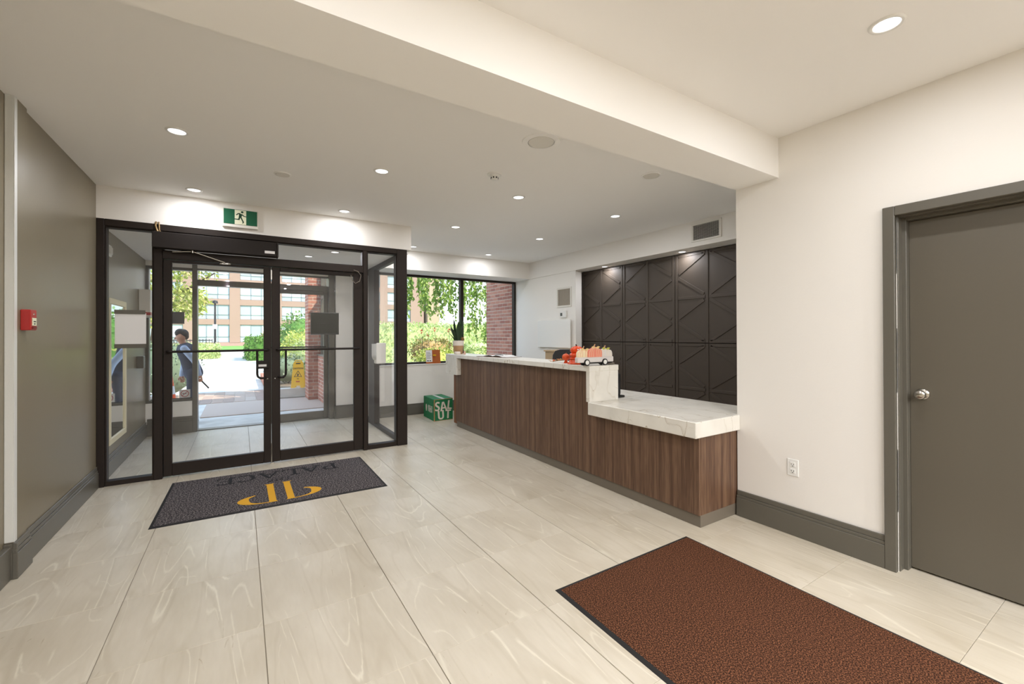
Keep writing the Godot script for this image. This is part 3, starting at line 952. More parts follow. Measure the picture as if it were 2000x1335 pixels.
	part("filter", block(V(0.03, 0.03, -0.168), V(0.05, 0.314, 0.168)), mat("grey_filter", rgb(186, 180, 168), 0.9), v)
	gf = Geo.new()
	for q in [[0.0, -0.2, 0.03, 0.2], [0.315, -0.2, 0.345, 0.2], [0.03, -0.2, 0.315, -0.17], [0.03, 0.17, 0.315, 0.2]]:
		gf.box(V(-0.012, q[0], q[1]), V(0.0, q[2], q[3]), 0.002)
	part("frame", gf, M.white_metal, v)
	for k2 in 16:
		part("slat", block(V(-0.010, 0.03, -0.163 + k2 * 0.0215), V(-0.003, 0.315, -0.153 + k2 * 0.0215)), mat("grille_slat", rgb(176, 166, 150), 0.5), v)
	v = thing("thermostat", V(4.80, 1.70, -5.93), "white thermostat with a small dark display under the return grille", "thermostat")
	part("body", block(V(-0.03, 0, -0.085), V(0, 0.125, 0.085), 0.008), M.white, v)
	part("display", block(V(-0.0312, 0.03, -0.07), V(-0.0295, 0.085, -0.015)), mat("dark_display", rgb(70, 72, 66), 0.2), v)
	v = thing("wall_cabinet", V(4.80, 1.165, -6.05), "flat white wall cabinet below the thermostat behind the desk", "cabinet")
	part("body", block(V(-0.035, 0, -0.62), V(0, 0.51, 0.30), 0.003), M.white_metal, v)
	part("door", block(V(-0.05, 0.008, -0.61), V(-0.036, 0.502, 0.34), 0.003), M.white, v)
	v = thing("side_cabinet", V(4.62, 0.0, -6.15), "tan wooden side cabinet against the white wall behind the desk", "cabinet")
	part("body", block(V(-0.16, 0.0, 0.12), V(0.17, 1.115, 0.74), 0.003), M.tan, v)
	part("top", block(V(-0.18, 1.115, 0.10), V(0.175, 1.14, 0.76), 0.003), M.tan, v)
	# charcoal panelled wall: boards of 0.96 m with lattice strips
	var px := 5.05
	var pw := thing("panelled_wall", V(px, 0.0, -3.9), "charcoal feature wall panels with diamond lattice strips behind the desk", "wall panel")
	var w := 0.96
	for c in 4:
		for r in 2:
			var z0 := -1.85 + c * w  # local: far edge of the board
			var y1 := 2.485 - r * 1.2
			var y0 := y1 - 1.2
			var bd := part("board", block(V(0, y0 + 0.004, z0 + 0.004), V(0.03, y1 - 0.004, z0 + w - 0.004), 0.002), M.panel, pw)
			var t := -0.008
			for q in [[0.0, 0.05], [w / 2 - 0.025, w / 2 + 0.025], [w - 0.05, w]]:
				part("strip", block(V(t, y0 + 0.006, z0 + q[0] + 0.006), V(0, y1 - 0.006, z0 + q[1] - 0.006), 0.002), M.panel, bd)
			for q in [[0.0, 0.05], [0.575, 0.625], [1.15, 1.2]]:
				for hf in 2:
					part("strip", block(V(t, y0 + q[0] + 0.006, z0 + 0.052 + hf * (w / 2 - 0.025)), V(0, y0 + q[1] - 0.006, z0 + w / 2 - 0.027 + hf * (w / 2 - 0.025)), 0.002), M.panel, bd)
			for cell in 2:
				var yc := y0 + 0.3 + cell * 0.6
				for sy in [-1.0, 1.0]:
					for sz in [-1.0, 1.0]:
						var g := Geo.new()
						var p := V(-0.006, yc + sy * 0.03, z0 + w / 2 + sz * (w / 2 - 0.06))
						var q := V(-0.006, yc + sy * 0.262, z0 + w / 2 + sz * 0.045)
						var dd := (q - p).normalized()
						var up := dd.cross(V(1, 0, 0)).normalized()
						g.t = Transform3D(Basis(V(1, 0, 0), up, dd), (p + q) / 2)
						var l := p.distance_to(q) / 2
						g.box(V(-0.002, -0.021, -l), V(0.006, 0.021, l), 0.0015)
						part("strip", g, M.panel, bd)

func build_desk() -> void:
	var d := thing("reception_desk", V(2.80, 0, -4.0), "long reception desk in brown wood laminate with white veined stone tops", "reception desk")
	d.position = Vector3.ZERO
	part("toe_kick", block(V(2.815, 0, -6.09), V(3.6, 0.09, -1.93), 0.002), M.toe, d)
	# wood front panels with open seams
	for q in [[-6.10, -5.28], [-5.278, -4.48], [-4.478, -3.68], [-3.678, -3.005]]:
		part("front_panel", block(V(2.80, 0.088, q[0]), V(2.82, 1.056, q[1]), 0.0015), M.laminate, d)
	part("front_panel", block(V(2.80, 0.088, -3.004), V(2.82, 0.66, -2.885), 0.0015), M.laminate, d)
	part("front_panel", block(V(2.80, 0.088, -2.879), V(2.82, 0.66, -1.93), 0.0015), M.laminate, d)
	part("end_panel", block(V(2.821, 0.088, -1.95), V(3.60, 0.66, -1.928), 0.0015), M.laminate, d)
	part("carcass", block(V(2.82, 0.09, -6.08), V(3.05, 1.05, -3.05)), M.light_wood, d)
	part("far_end_panel", block(V(2.86, 0.02, -6.30), V(2.90, 0.80, -6.12)), M.light_wood, d)
	part("upper_top", block(V(2.725, 1.058, -6.31), V(3.10, 1.11, -3.0), 0.003), M.stone, d)
	part("waterfall_end", block(V(2.725, 0.775, -3.05), V(3.095, 1.058, -3.0), 0.003), M.stone, d)
	part("far_waterfall", block(V(2.725, 0.805, -6.31), V(3.10, 1.058, -5.915), 0.003), M.stone, d)
	var lt := block(V(2.718, 0.66, -3.02), V(3.267, 0.776, -1.897), 0.004)
	lt.box(V(3.26, 0.66, -3.02), V(3.68, 0.7758, -1.923), 0.002)
	part("lower_top", lt, M.stone, d)
	part("work_top", block(V(3.10, 0.735, -6.1), V(3.68, 0.775, -3.03), 0.003), M.stone, d)

# ---------------------------------------------------------------- small things
func words(text: String, size: float, font: String, m: Material, parent: Node, at: Vector3, basis: Basis, called := "lettering", bold := false, depth := 0.001) -> MeshInstance3D:
	var f := SystemFont.new()
	f.font_names = PackedStringArray([font])
	if bold:
		f.font_weight = 700
	var tm := TextMesh.new()
	tm.text = text
	tm.font = f
	tm.font_size = 64
	tm.pixel_size = size / 64.0
	tm.depth = depth
	tm.curve_step = 4.0
	var o := part(called, tm, m, parent)
	o.transform = Transform3D(basis, at)
	return o

func mat_with_border(called: String, corners: Array, m: Material, label: String) -> Node3D:
	# corners: far-left, far-right, near-right, near-left in world x,z
	var c := Vector3.ZERO
	for q in corners:
		c += V(q[0], 0, q[1]) / 4.0
	var o := thing(called, c, label, "floor mat")
	var p := []
	for q in corners:
		p.append(V(q[0], 0, q[1]) - c)
	var g := Geo.new()
	var b := Geo.new()
	var inn := []
	for i in 4:
		var e1: Vector3 = (p[(i + 1) % 4] - p[i]).normalized()
		var e2: Vector3 = (p[(i + 3) % 4] - p[i]).normalized()
		inn.append(p[i] + (e1 + e2) * 0.022)
	var top := []
	var uv := []
	for q in inn:
		top.append(q + V(0, 0.008, 0))
		uv.append(Vector2(q.x, q.z))
	g.quad(top, Vector3.UP, uv)
	for i in 4:
		var j := (i + 1) % 4
		b.flat([p[j], p[i], inn[i] + V(0, 0.008, 0), inn[j] + V(0, 0.008, 0)])
		b.flat([p[i] + V(0, 0.0012, 0), p[j] + V(0, 0.0012, 0), p[j], p[i]])
	part("pile", g, m, o)
	part("border", b, M.rubber, o)
	return o

func build_mats() -> void:
	var m := mat_with_border("logo_mat", [[-0.555, -5.215], [1.162, -5.170], [1.155, -4.03], [-0.573, -4.06]], M.mat_grey, "charcoal entrance mat with a gold double letter emblem and dark lettering")
	var c := m.position
	var flip := Basis(V(-1, 0, 0), V(0, 0, 1), V(0, 1, 0))
	flip = flip.rotated(Vector3.UP, -0.02)
	words("PALACE", 0.285, "Droid Serif", M.print_black, m, V(0.335, 0.0088, -4.965) - V(c.x, 0, c.z), flip)
	words("THE", 0.105, "Droid Serif", M.print_black, m, V(0.312, 0.0088, -4.765) - V(c.x, 0, c.z), flip)
	for s in [-1.0, 1.0]:
		var g := Geo.new()
		g.t = Transform3D(Basis(V(1, 0, 0), V(0, 0, 1), V(0, -1, 0)), V(0.296, 0.0085, -4.41) - V(c.x, 0, c.z))
		var x0: float = 0.042 * s
		var x1: float = 0.096 * s
		for poly in [[[x0, -0.24], [x1, -0.24], [x1, 0.25], [x0, 0.25]], [[x0 - 0.012 * s, -0.252], [x1 + 0.02 * s, -0.252], [x1, -0.232], [x0, -0.232]], [[x0 - 0.012 * s, 0.262], [x1 + 0.02 * s, 0.262], [x1, 0.242], [x0, 0.242]]]:
			var pg := PackedVector2Array()
			for q in poly:
				pg.append(Vector2(q[0], q[1]))
			g.prism(pg, 0, -0.0006)
		var bowl := PackedVector2Array()
		for k in 21:
			var a := PI / 2 - PI * 0.86 * k / 20.0
			bowl.append(Vector2(s * (0.10 + cos(a) * 0.225), 0.132 + sin(a) * 0.128))
		for k in 21:
			var a := PI / 2 - PI * 0.86 * (20 - k) / 20.0
			var th := 0.007 + 0.078 * pow(maxf(0.0, cos(a * 1.12 - 0.08)), 1.3)
			bowl.append(Vector2(s * (0.10 + cos(a) * (0.225 - th)), 0.132 + sin(a) * (0.118 - th * 0.35)))
		g.prism(bowl, 0, -0.0006)
		part("emblem", g, M.gold, m)
	mat_with_border("door_mat", [[1.457, -1.888], [2.613, -1.904], [2.56, 0.35], [1.42, 0.33]], M.mat_brown, "large brown speckled floor mat with a black edge near the grey door")

func blade(g: Geo, base: Vector3, dir: Vector3, h: float, w: float, bend: float) -> void:  # thick pointed plant leaf
	var side := dir.cross(Vector3.UP).normalized()
	var prev := []
	for i in 8:
		var k := i / 7.0
		var p := base + Vector3.UP * h * k + dir * (bend * k * k + 0.01 * k)
		var ww := w * (0.65 + 0.5 * k - 1.15 * pow(k, 4.0))
		var th := 0.005 * (1 - k) + 0.0006
		var now := [p - side * ww * 0.5 + dir * ww * 0.2, p - dir * th, p + side * ww * 0.5 + dir * ww * 0.2, p + dir * th]
		if i > 0:
			for j in 4:
				var a: Vector3 = prev[j]
				var b: Vector3 = prev[(j + 1) % 4]
				var cc: Vector3 = now[(j + 1) % 4]
				var d: Vector3 = now[j]
				var nn := (b - a).cross(d - a).normalized()
				var mid: Vector3 = (a + b) / 2 - (prev[0] + prev[2]) / 2
				if nn.dot(mid) < 0:
					nn = -nn
				g.quad([a, b, cc, d], nn, [Vector2(0, k), Vector2(1, k), Vector2(1, k), Vector2(0, k)])
		prev = now

func build_counter_things() -> void:
	var H := 1.111
	# potted snake plant
	var p := thing("potted_plant", V(2.86, H, -6.13), "snake plant in a cream and tan pot at the window end of the desk", "potted plant")
	var g := Geo.new()
	g.lathe([Vector2(0, 0), Vector2(0.062, 0), Vector2(0.066, 0.004), Vector2(0.083, 0.13)], 32)
	part("pot", g, M.tan_pot, p)
	g = Geo.new()
	g.lathe([Vector2(0.083, 0.13), Vector2(0.087, 0.205), Vector2(0.080, 0.207), Vector2(0.076, 0.185)], 32)
	part("pot_rim", g, M.white_pot, p)
	g = Geo.new()
	g.lathe([Vector2(0.079, 0.188), Vector2(0.0, 0.192)], 24)
	part("soil", g, M.soil, p)
	for q in [[0.0, 0.015, 0.40, 0.075, 0.02], [0.7, 0.03, 0.35, 0.07, 0.04], [1.9, 0.03, 0.32, 0.072, 0.03], [3.0, 0.03, 0.36, 0.066, 0.04], [3.3, 0.04, 0.27, 0.07, 0.08], [4.1, 0.035, 0.22, 0.065, 0.10], [5.2, 0.03, 0.27, 0.066, 0.05], [3.6, 0.05, 0.15, 0.058, 0.10], [2.6, 0.045, 0.20, 0.06, 0.10], [5.9, 0.04, 0.18, 0.055, 0.05]]:
		g = Geo.new()
		var dir := V(cos(q[0]), 0, sin(q[0]))
		blade(g, V(0, 0.185, 0) + dir * q[1], dir, q[2], q[3] * 1.35, q[4])
		part("leaf", g, M.leaf_dark, p)
	g = Geo.new()
	g.ball(V(0.052, 0.225, 0.03), V(0.036, 0.038, 0.036), 16, 12, 0.12)
	part("cactus", g, M.cactus, p)
	g = Geo.new()
	g.lathe([Vector2(0, 0), Vector2(0.04, 0), Vector2(0.046, 0.008), Vector2(0.046, 0.034), Vector2(0.04, 0.04), Vector2(0, 0.042)], 24)
	var sd := part("soap_dish", g, M.white_pot)
	sd.position = V(2.795, H, -6.02)
	tag(sd, "small round white tin in front of the plant pot", "tin")
	g = Geo.new()
	g.lathe([Vector2(0, 0), Vector2(0.018, 0), Vector2(0.02, 0.012), Vector2(0.012, 0.026), Vector2(0.016, 0.036), Vector2(0.012, 0.050), Vector2(0, 0.052)], 16)
	var fg := part("figurine", g, mat("pale_pink_glaze", rgb(222, 180, 160), 0.5))
	fg.position = V(2.87, H, -5.93)
	tag(fg, "tiny pale pink figurine beside the white tin", "figurine")
	# open papers
	var bk := thing("open_binder", V(2.93, H, -5.0), "open binder of white pages lying on the desk top", "binder", "", "", 0.25)
	part("cover", block(V(-0.14, 0, -0.30), V(0.17, 0.004, 0.26), 0.001), mat("brown_cover", rgb(112, 84, 66), 0.6), bk)
	g = Geo.new()
	for s in [-1.0, 1.0]:
		var prev := Vector3()
		for i in 9:
			var k := i / 8.0
			var pt := V(0, 0.005 + 0.020 * sin(PI * minf(1.0, k * 1.3 + 0.1)) * (1 - k * 0.55), s * (0.004 + k * 0.25))
			if i > 0:
				var nn := (pt - prev).cross(V(1, 0, 0)).normalized()
				if nn.y < 0:
					nn = -nn
				g.quad([prev + V(-0.12, 0, 0), prev + V(0.15, 0, 0), pt + V(0.15, 0, 0), pt + V(-0.12, 0, 0)], nn, [Vector2(0, 0), Vector2(1, 0), Vector2(1, 1), Vector2(0, 1)])
			prev = pt
	part("pages", g, M.paper, bk)
	g = Geo.new()
	for y in 3:
		g.tube([V(-0.06 + y * 0.09, 0.012, -0.012), V(-0.06 + y * 0.09, 0.036, -0.006), V(-0.06 + y * 0.09, 0.036, 0.006), V(-0.06 + y * 0.09, 0.012, 0.012)], 0.003, 6)
	part("ring", g, M.chrome, bk)
	g = Geo.new()
	g.tube([V(-0.085, 0.032, 0.03), V(-0.08, 0.028, 0.16)], 0.004, 8)
	var pen := part("pen", g, M.black)
	pen.position = V(2.93, H, -5.0)
	pen.rotation.y = 0.25
	tag(pen, "black pen lying on the open binder", "pen")
	# pumpkin tower, small pumpkin, sprig
	var pk := thing("pumpkin_lantern", V(2.82, H, -3.29), "shiny orange stacked pumpkin ornament beside the toy truck", "ornament")
	g = Geo.new()
	g.lathe([Vector2(0, 0), Vector2(0.10, 0), Vector2(0.104, 0.008), Vector2(0.098, 0.018), Vector2(0.086, 0.03), Vector2(0.078, 0.06)], 32)
	g.ball(V(0, 0.075, 0), V(0.082, 0.042, 0.082), 20, 14, 0.1)
	part("base", g, M.pumpkin, pk)
	g = Geo.new()
	g.ball(V(0, 0.125, 0), V(0.086, 0.046, 0.086), 20, 14, 0.1)
	part("middle_pumpkin", g, M.pumpkin, pk)
	g = Geo.new()
	g.ball(V(0, 0.195, 0), V(0.072, 0.062, 0.072), 20, 12, 0.1)
	part("top_pumpkin", g, M.pumpkin, pk)
	g = Geo.new()
	g.tube([V(0, 0.245, 0), V(-0.004, 0.262, 0), V(-0.014, 0.278, 0.004)], 0.010, 8, 0.006)
	part("stem", g, mat("dark_stem", rgb(70, 42, 28), 0.7), pk)
	for q in [[-0.012, 0.205], [0.018, 0.208]]:
		g = Geo.new()
		g.ball(V(q[0] - 0.028, q[1], 0.068), V(0.009, 0.013, 0.006), 10)
		part("eye", g, M.paper, pk)
	pk.scale = V(0.9, 0.70, 0.9)
	var sp := thing("small_pumpkin", V(2.83, H, -3.47), "small orange pumpkin left of the stacked ornament", "pumpkin")
	g = Geo.new()
	g.tube([V(0, 0.0, 0), V(0, 0.04, 0)], 0.03, 16, 0.012)
	part("foot", g, M.pumpkin, sp)
	g = Geo.new()
	g.ball(V(0, 0.075, 0), V(0.052, 0.046, 0.052), 20, 10, 0.1)
	part("fruit", g, mat("matte_orange", rgb(224, 92, 40), 0.45), sp)
	g = Geo.new()
	g.tube([V(0, 0.115, 0), V(0.006, 0.135, 0)], 0.007, 8, 0.005)
	part("stem", g, M.cactus, sp)
	sp.scale = V(0.8, 0.8, 0.8)
	var spr := thing("autumn_sprig", V(2.80, H, -3.56), "dried autumn leaf sprig lying on the desk by the small pumpkin", "sprig")
	g = Geo.new()
	g.tube([V(-0.05, 0.012, -0.03), V(0.0, 0.022, 0.0), V(0.05, 0.03, 0.06)], 0.004, 6)
	part("twig", g, M.cactus, spr)
	var r2 := RandomNumberGenerator.new()
	r2.seed = 5
	for k in 9:
		g = Geo.new()
		var aa := r2.randf() * TAU
		g.leaf(V(-0.05 + 0.012 * k, 0.014 + 0.002 * k, -0.03 + 0.010 * k), V(cos(aa), 0.35, sin(aa)).normalized(), V(-sin(aa), 0.2, cos(aa)).normalized(), 0.055, 0.035)
		part("leaf", g, mat("dry_leaf", [rgb(176, 120, 52), rgb(196, 96, 40), rgb(150, 110, 60)][k % 3], 0.7), spr)
	# wooden toy truck with pumpkins
	var tr := thing("toy_truck", V(2.85, H, -3.05), "pale wooden toy truck loaded with cut-out pumpkins on the desk end", "toy truck", "", "", -0.03)
	part("bed", block(V(-0.235, 0.030, -0.024), V(0.205, 0.080, 0.024), 0.005), M.pale_grey, tr)
	part("chassis", block(V(-0.12, 0.018, -0.02), V(0.19, 0.031, 0.02), 0.003), M.black, tr)
	for q in [-0.132, 0.088]:
		g = Geo.new()
		g.t = Transform3D(Basis(V(1, 0, 0), PI / 2), V(q, 0.031, 0.026))
		g.lathe([Vector2(0.021, 0.006), Vector2(0.026, 0.011), Vector2(0.031, 0.008), Vector2(0.031, -0.006), Vector2(0, -0.006)], 28)
		var wh := part("wheel", g, M.rubber, tr)
		g = Geo.new()
		g.t = Transform3D(Basis(V(1, 0, 0), PI / 2), V(q, 0.031, 0.026))
		g.lathe([Vector2(0.022, 0.004), Vector2(0.021, 0.010), Vector2(0.009, 0.011), Vector2(0.005, 0.014), Vector2(0, 0.014)], 24)
		part("hub", g, M.white, wh)
		g = Geo.new()
		g.t = Transform3D(Basis(V(1, 0, 0), PI / 2), V(q, 0.031, -0.026))
		g.lathe([Vector2(0, 0.006), Vector2(0.031, 0.006), Vector2(0.031, -0.008), Vector2(0, -0.008)], 28)
		part("wheel", g, M.rubber, tr)
	for q in [[-0.15, 0.079, 0.080, 0.074, M.pale_yellow, 0.0], [0.112, 0.079, 0.088, 0.078, M.pale_grey, 0.0], [-0.025, 0.079, 0.086, 0.092, M.pink, 0.011]]:
		g = Geo.new()
		var pg := PackedVector2Array()
		for k in 25:
			var a := PI * k / 24.0
			pg.append(Vector2(q[0] + cos(a) * q[2] * (1.0 + 0.10 * sin(a)), q[1] + pow(sin(a), 0.62) * q[3] * (1.0 - 0.05 * cos(6 * a))))
		g.prism(pg, -0.010 + q[5], 0.010 + q[5])
		var pm := part("pumpkin_cutout", g, q[4], tr)
		g = Geo.new()
		for k in 3:
			var rr: float = q[2] * (0.25 + 0.3 * k)
			var path := []
			for j in 9:
				var a := PI * j / 8.0
				path.append(V(q[0] + cos(a) * rr, q[1] + 0.004 + pow(sin(a), 0.7) * q[3] * 0.93, 0.010 + q[5]))
			g.tube(path, 0.0016, 5)
		part("rib_line", g, M.pale_yellow if q[4] != M.pale_yellow else M.pink, pm)
		g = Geo.new()
		g.tube([V(q[0], q[1] + q[3] - 0.004, q[5]), V(q[0] - 0.004, q[1] + q[3] + 0.012, q[5]), V(q[0] + 0.006, q[1] + q[3] + 0.028, q[5])], 0.007, 8, 0.005)
		part("stem", g, mat("tan_stem", rgb(206, 160, 118), 0.6), pm)
		for sgn in [-1.0, 1.0]:
			g = Geo.new()
			g.leaf(V(q[0], q[1] + q[3] - 0.004, q[5] + 0.014), V(sgn * 0.9, 0.15, 0.1).normalized(), V(-0.15 * sgn, 0.9, 0.2).normalized(), 0.055, 0.026)
			part("leaf", g, mat("pale_leaf", rgb(232, 200, 140), 0.6) if q[4] != M.pale_grey else mat("yellow_green_leaf", rgb(190, 190, 84), 0.6), pm)
	tag(part("grey_pad", block(V(3.02, H, -3.13), V(3.09, H + 0.018, -3.04), 0.004), M.toe), "small flat grey pad at the desk corner behind the truck", "pad")
	# card terminal on the lower top
	var bt := thing("card_terminal", V(3.20, 0.776, -3.12), "black upright card terminal on the lower stone top", "terminal")
	part("base", block(V(-0.05, 0, -0.06), V(0.05, 0.02, 0.06), 0.005), M.black, bt)
	part("body", block(V(-0.045, 0.02, -0.03), V(0.04, 0.24, 0.02), 0.012), M.black, bt)
	part("screen", block(V(-0.035, 0.12, -0.032), V(0.03, 0.22, -0.029), 0.002), mat("dark_screen", rgb(30, 34, 40), 0.1), bt)
	# office chair behind the desk
	var ch := thing("office_chair", V(4.1, 0, -5.0), "black office chair behind the reception desk", "office chair", "", "", -0.6)
	g = Geo.new()
	var bp := PackedVector2Array()
	for q in [[-0.22, 0.62], [0.22, 0.62], [0.235, 0.9], [0.225, 1.11], [0.19, 1.17], [0.12, 1.19], [-0.12, 1.19], [-0.19, 1.17], [-0.225, 1.11], [-0.235, 0.9]]:
		bp.append(Vector2(q[0], q[1]))
	g.prism(bp, 0.20, 0.25)
	part("backrest", g, M.black, ch)
	part("seat", block(V(-0.24, 0.44, -0.25), V(0.24, 0.52, 0.22), 0.03), M.black, ch)
	g = Geo.new()
	g.tube([V(0, 0.06, 0), V(0, 0.45, 0)], 0.03, 12)
	g.tube([V(0, 0.46, 0.18), V(0, 0.5, 0.29), V(0, 0.75, 0.27)], 0.025, 8)
	part("column", g, M.iron, ch)
	for k in 5:
		g = Geo.new()
		var a := TAU * k / 5
		g.tube([V(0, 0.09, 0), V(cos(a) * 0.28, 0.065, sin(a) * 0.28)], 0.02, 8, 0.014)
		var lg := part("leg", g, M.black, ch)
		g = Geo.new()
		g.ball(V(cos(a) * 0.28, 0.03, sin(a) * 0.28), V(0.03, 0.03, 0.03), 10)
		part("caster", g, M.black, lg)
	# brochure on the window sill
	var br := thing("brochure_stand", V(2.98, 0.886, -7.46), "orange brochure with a white leaflet on the window sill", "brochure")
	g = Geo.new()
	g.t = Transform3D(Basis(V(1, 0, 0), -0.12), Vector3.ZERO)
	g.box(V(-0.14, 0, -0.004), V(0.14, 0.25, 0.004), 0.001)
	part("card", g, M.orange_card, br)
	g = Geo.new()
	g.t = Transform3D(Basis(V(1, 0, 0), -0.12), Vector3.ZERO)
	g.box(V(-0.138, 0.03, 0.004), V(-0.02, 0.245, 0.007))
	part("leaflet", g, M.paper, br)
	g = Geo.new()
	g.t = Transform3D(Basis(V(1, 0, 0), -0.12), Vector3.ZERO)
	for k in 5:
		g.box(V(-0.125, 0.20 - k * 0.026, 0.007), V(-0.06 + 0.012 * (k % 3), 0.206 - k * 0.026, 0.0076))
	g.box(V(-0.12, 0.045, 0.007), V(-0.09, 0.06, 0.0076))
	g.box(V(-0.075, 0.045, 0.007), V(-0.045, 0.06, 0.0076))
	part("print", g, M.print_black, br)
	g = Geo.new()
	g.t = Transform3D(Basis(V(1, 0, 0), -0.12), V(0.02, 0.15, 0.0045))
	g.ball(Vector3.ZERO, V(0.035, 0.02, 0.0012), 12)
	part("emblem", g, M.gold, br)
	# green delivery box
	var bx := thing("delivery_box", V(2.656, 0, -6.625), "green cardboard box printed SAL UT on the floor by the desk", "cardboard box")
	var ax := V(0.355, 0, -0.030)
	var az := V(0.03, 0, -0.57)
	var hh := 0.352
	var body := Geo.new()
	var b0 := Basis(ax.normalized(), V(0, 1, 0), -az.normalized())
	body.t = Transform3D(b0, Vector3.ZERO)
	body.box(V(0, 0, -0.55), V(0.345, hh, 0), 0.004)
	part("carton", body, M.card_green, bx)
	var edge := Geo.new()
	edge.t = Transform3D(b0, Vector3.ZERO)
	edge.box(V(-0.001, 0, -0.012), V(0.012, hh, 0.001), 0.001)
	edge.box(V(-0.001, hh - 0.006, -0.006), V(0.346, hh + 0.001, 0.001), 0.001)
	edge.box(V(-0.001, 0, -0.004), V(0.346, 0.006, 0.001), 0.001)
	part("raw_edge", edge, M.cardboard, bx)
	var fl := Geo.new()
	fl.t = Transform3D(b0, Vector3.ZERO)
	fl.box(V(0.004, hh, -0.545), V(0.170, hh + 0.003, -0.004), 0.001)
	fl.box(V(0.174, hh, -0.545), V(0.341, hh + 0.003, -0.004), 0.001)
	part("flap", fl, M.card_green, bx)
	part("tape", Geo_box_t(b0, V(0.145, hh + 0.003, -0.55), V(0.20, hh + 0.004, 0.0)), M.tape, bx)
	var lm := mat("pale_pink_print", rgb(226, 214, 200), 0.6)
	var fb := b0
	for q in [["S", 0.062, 0.235, 0.0], ["A", 0.170, 0.228, 0.1], ["L", 0.280, 0.245, -0.12], ["U", 0.125, 0.09, 0.06], ["T", 0.255, 0.095, -0.04]]:
		words(q[0], 0.20, "Droid Sans", lm, bx, b0 * V(q[1], q[2], 0.0012), fb.rotated(b0.z, q[3]), "lettering", true, 0.001)
	var sb := Basis(b0.z, V(0, 1, 0), -b0.x)
	words("HELLO", 0.075, "Droid Sans", lm, bx, b0 * V(-0.001, 0.205, -0.20), sb, "lettering", true, 0.001)
	words("FRESH", 0.075, "Droid Sans", lm, bx, b0 * V(-0.001, 0.150, -0.20), sb, "lettering", true, 0.001)
	var lf := Geo.new()
	lf.t = Transform3D(sb, b0 * V(-0.0005, 0.18, -0.40))
	var lp := PackedVector2Array()
	for k in 16:
		var a := TAU * k / 16.0
		lp.append(Vector2(cos(a) * 0.034, sin(a) * 0.062 + 0.006 * cos(a * 2.0)))
	lf.prism(lp, 0, 0.001)
	part("leaf_mark", lf, lm, bx)

func Geo_box_t(b: Basis, lo: Vector3, hi: Vector3) -> Geo:
	var g := Geo.new()
	g.t = Transform3D(b, Vector3.ZERO)
	g.box(lo, hi)
	return g

func build_ceiling_things() -> void:
	downlight(-0.37, CEIL, -3.72, "recessed downlight nearest the left wall pilaster")
	downlight(-0.38, CEIL, -5.13, "recessed downlight above the door operator beside the left wall", "ceiling downlights", 0.05, 0.7)
	downlight(1.02, CEIL, -3.71, "recessed downlight in the middle of the ceiling in front of the entrance mat")
	downlight(0.99, CEIL, -5.13, "recessed downlight close to the entrance wall right of the exit sign", "ceiling downlights", 0.05, 0.7)
	downlight(2.40, CEIL, -3.69, "recessed downlight between the smoke detector and the desk")
	downlight(2.36, CEIL, -5.13, "recessed downlight just right of the entrance wall corner", "ceiling downlights", 0.05, 0.7)
	downlight(3.76, CEIL, -3.68, "recessed downlight nearest the supply air grille")
	downlight(3.70, CEIL, -5.13, "recessed downlight above the middle of the desk", "ceiling downlights", 0.05, 0.7)
	downlight(3.66, CEIL, -6.60, "recessed downlight close to the soffit above the far window", "ceiling downlights", 0.05, 0.7)
	downlight(2.31, CEIL, -6.62, "recessed downlight half hidden behind the entrance wall corner", "ceiling downlights", 0.05, 0.7)
	downlight(2.486, CEIL, -0.75, "bright recessed downlight in front of the beam near the grey door", "ceiling downlights", 0.05, near_gain)
	for z in [-0.75, 0.75, 2.25, 3.5]:  # unseen lamps, rear rows driven hard to light beam, right wall and near ceiling
		for x in [-0.3, 1.1, 2.486]:
			if z == -0.75 and x > 2.0:
				continue
			downlight(x, CEIL, z, "unseen ceiling downlight out of view, placed to light the beam and right wall", "unseen downlights out of view", 0.05, near_gain * (1.0 if z < 0.0 else 1.8 if z < 1.0 else 9.9))
	downlight(4.93, 2.49, -5.06, "soffit downlight over the far end of the charcoal panels", "soffit downlights", 0.045, 0.5)
	downlight(4.93, 2.49, -3.63, "soffit downlight over the near end of the charcoal panels", "soffit downlights", 0.045, 0.5)
	downlight(0.77, 2.47, -6.37, "vestibule downlight farther from the entrance doors", "vestibule downlights", 0.045, 0.7)
	downlight(1.02, 2.47, -5.88, "vestibule downlight seen through the transom glass", "vestibule downlights", 0.045, 0.7)
	round_cover(1.85, -2.54, 0.095, 0.14, "ceiling_speaker", "large round ceiling speaker next to the beam", "speaker")
	round_cover(0.308, -4.234, 0.055, 0.068, "ceiling_cover", "small round white cover plate above the entrance mat", "cover plate")
	round_cover(3.07, -2.57, 0.07, 0.088, "ceiling_sensor", "round white ceiling speaker near the right end of the beam", "speaker")
	var s := thing("smoke_detector", V(1.878, CEIL, -3.271), "white smoke detector between the speaker and the downlights", "smoke detector")
	var g := Geo.new()
	g.lathe([Vector2(0.045, -0.012), Vector2(0.062, -0.010), Vector2(0.065, 0.0)], 32)
	part("base", g, M.white, s)
	g = Geo.new()
	g.lathe([Vector2(0, -0.052), Vector2(0.026, -0.050), Vector2(0.030, -0.044), Vector2(0.036, -0.024), Vector2(0.046, -0.012)], 32)
	part("head", g, M.white, s)
	g = Geo.new()
	for k in 8:
		var a := TAU * k / 8
		g.t = Transform3D(Basis(Vector3.UP, a), Vector3.ZERO)
		g.box(V(0.030, -0.042, -0.006), V(0.0345, -0.030, 0.006))
	part("vent_slot", g, M.black, s)

# ---------------------------------------------------------------- outside
var brick_mesh := {}

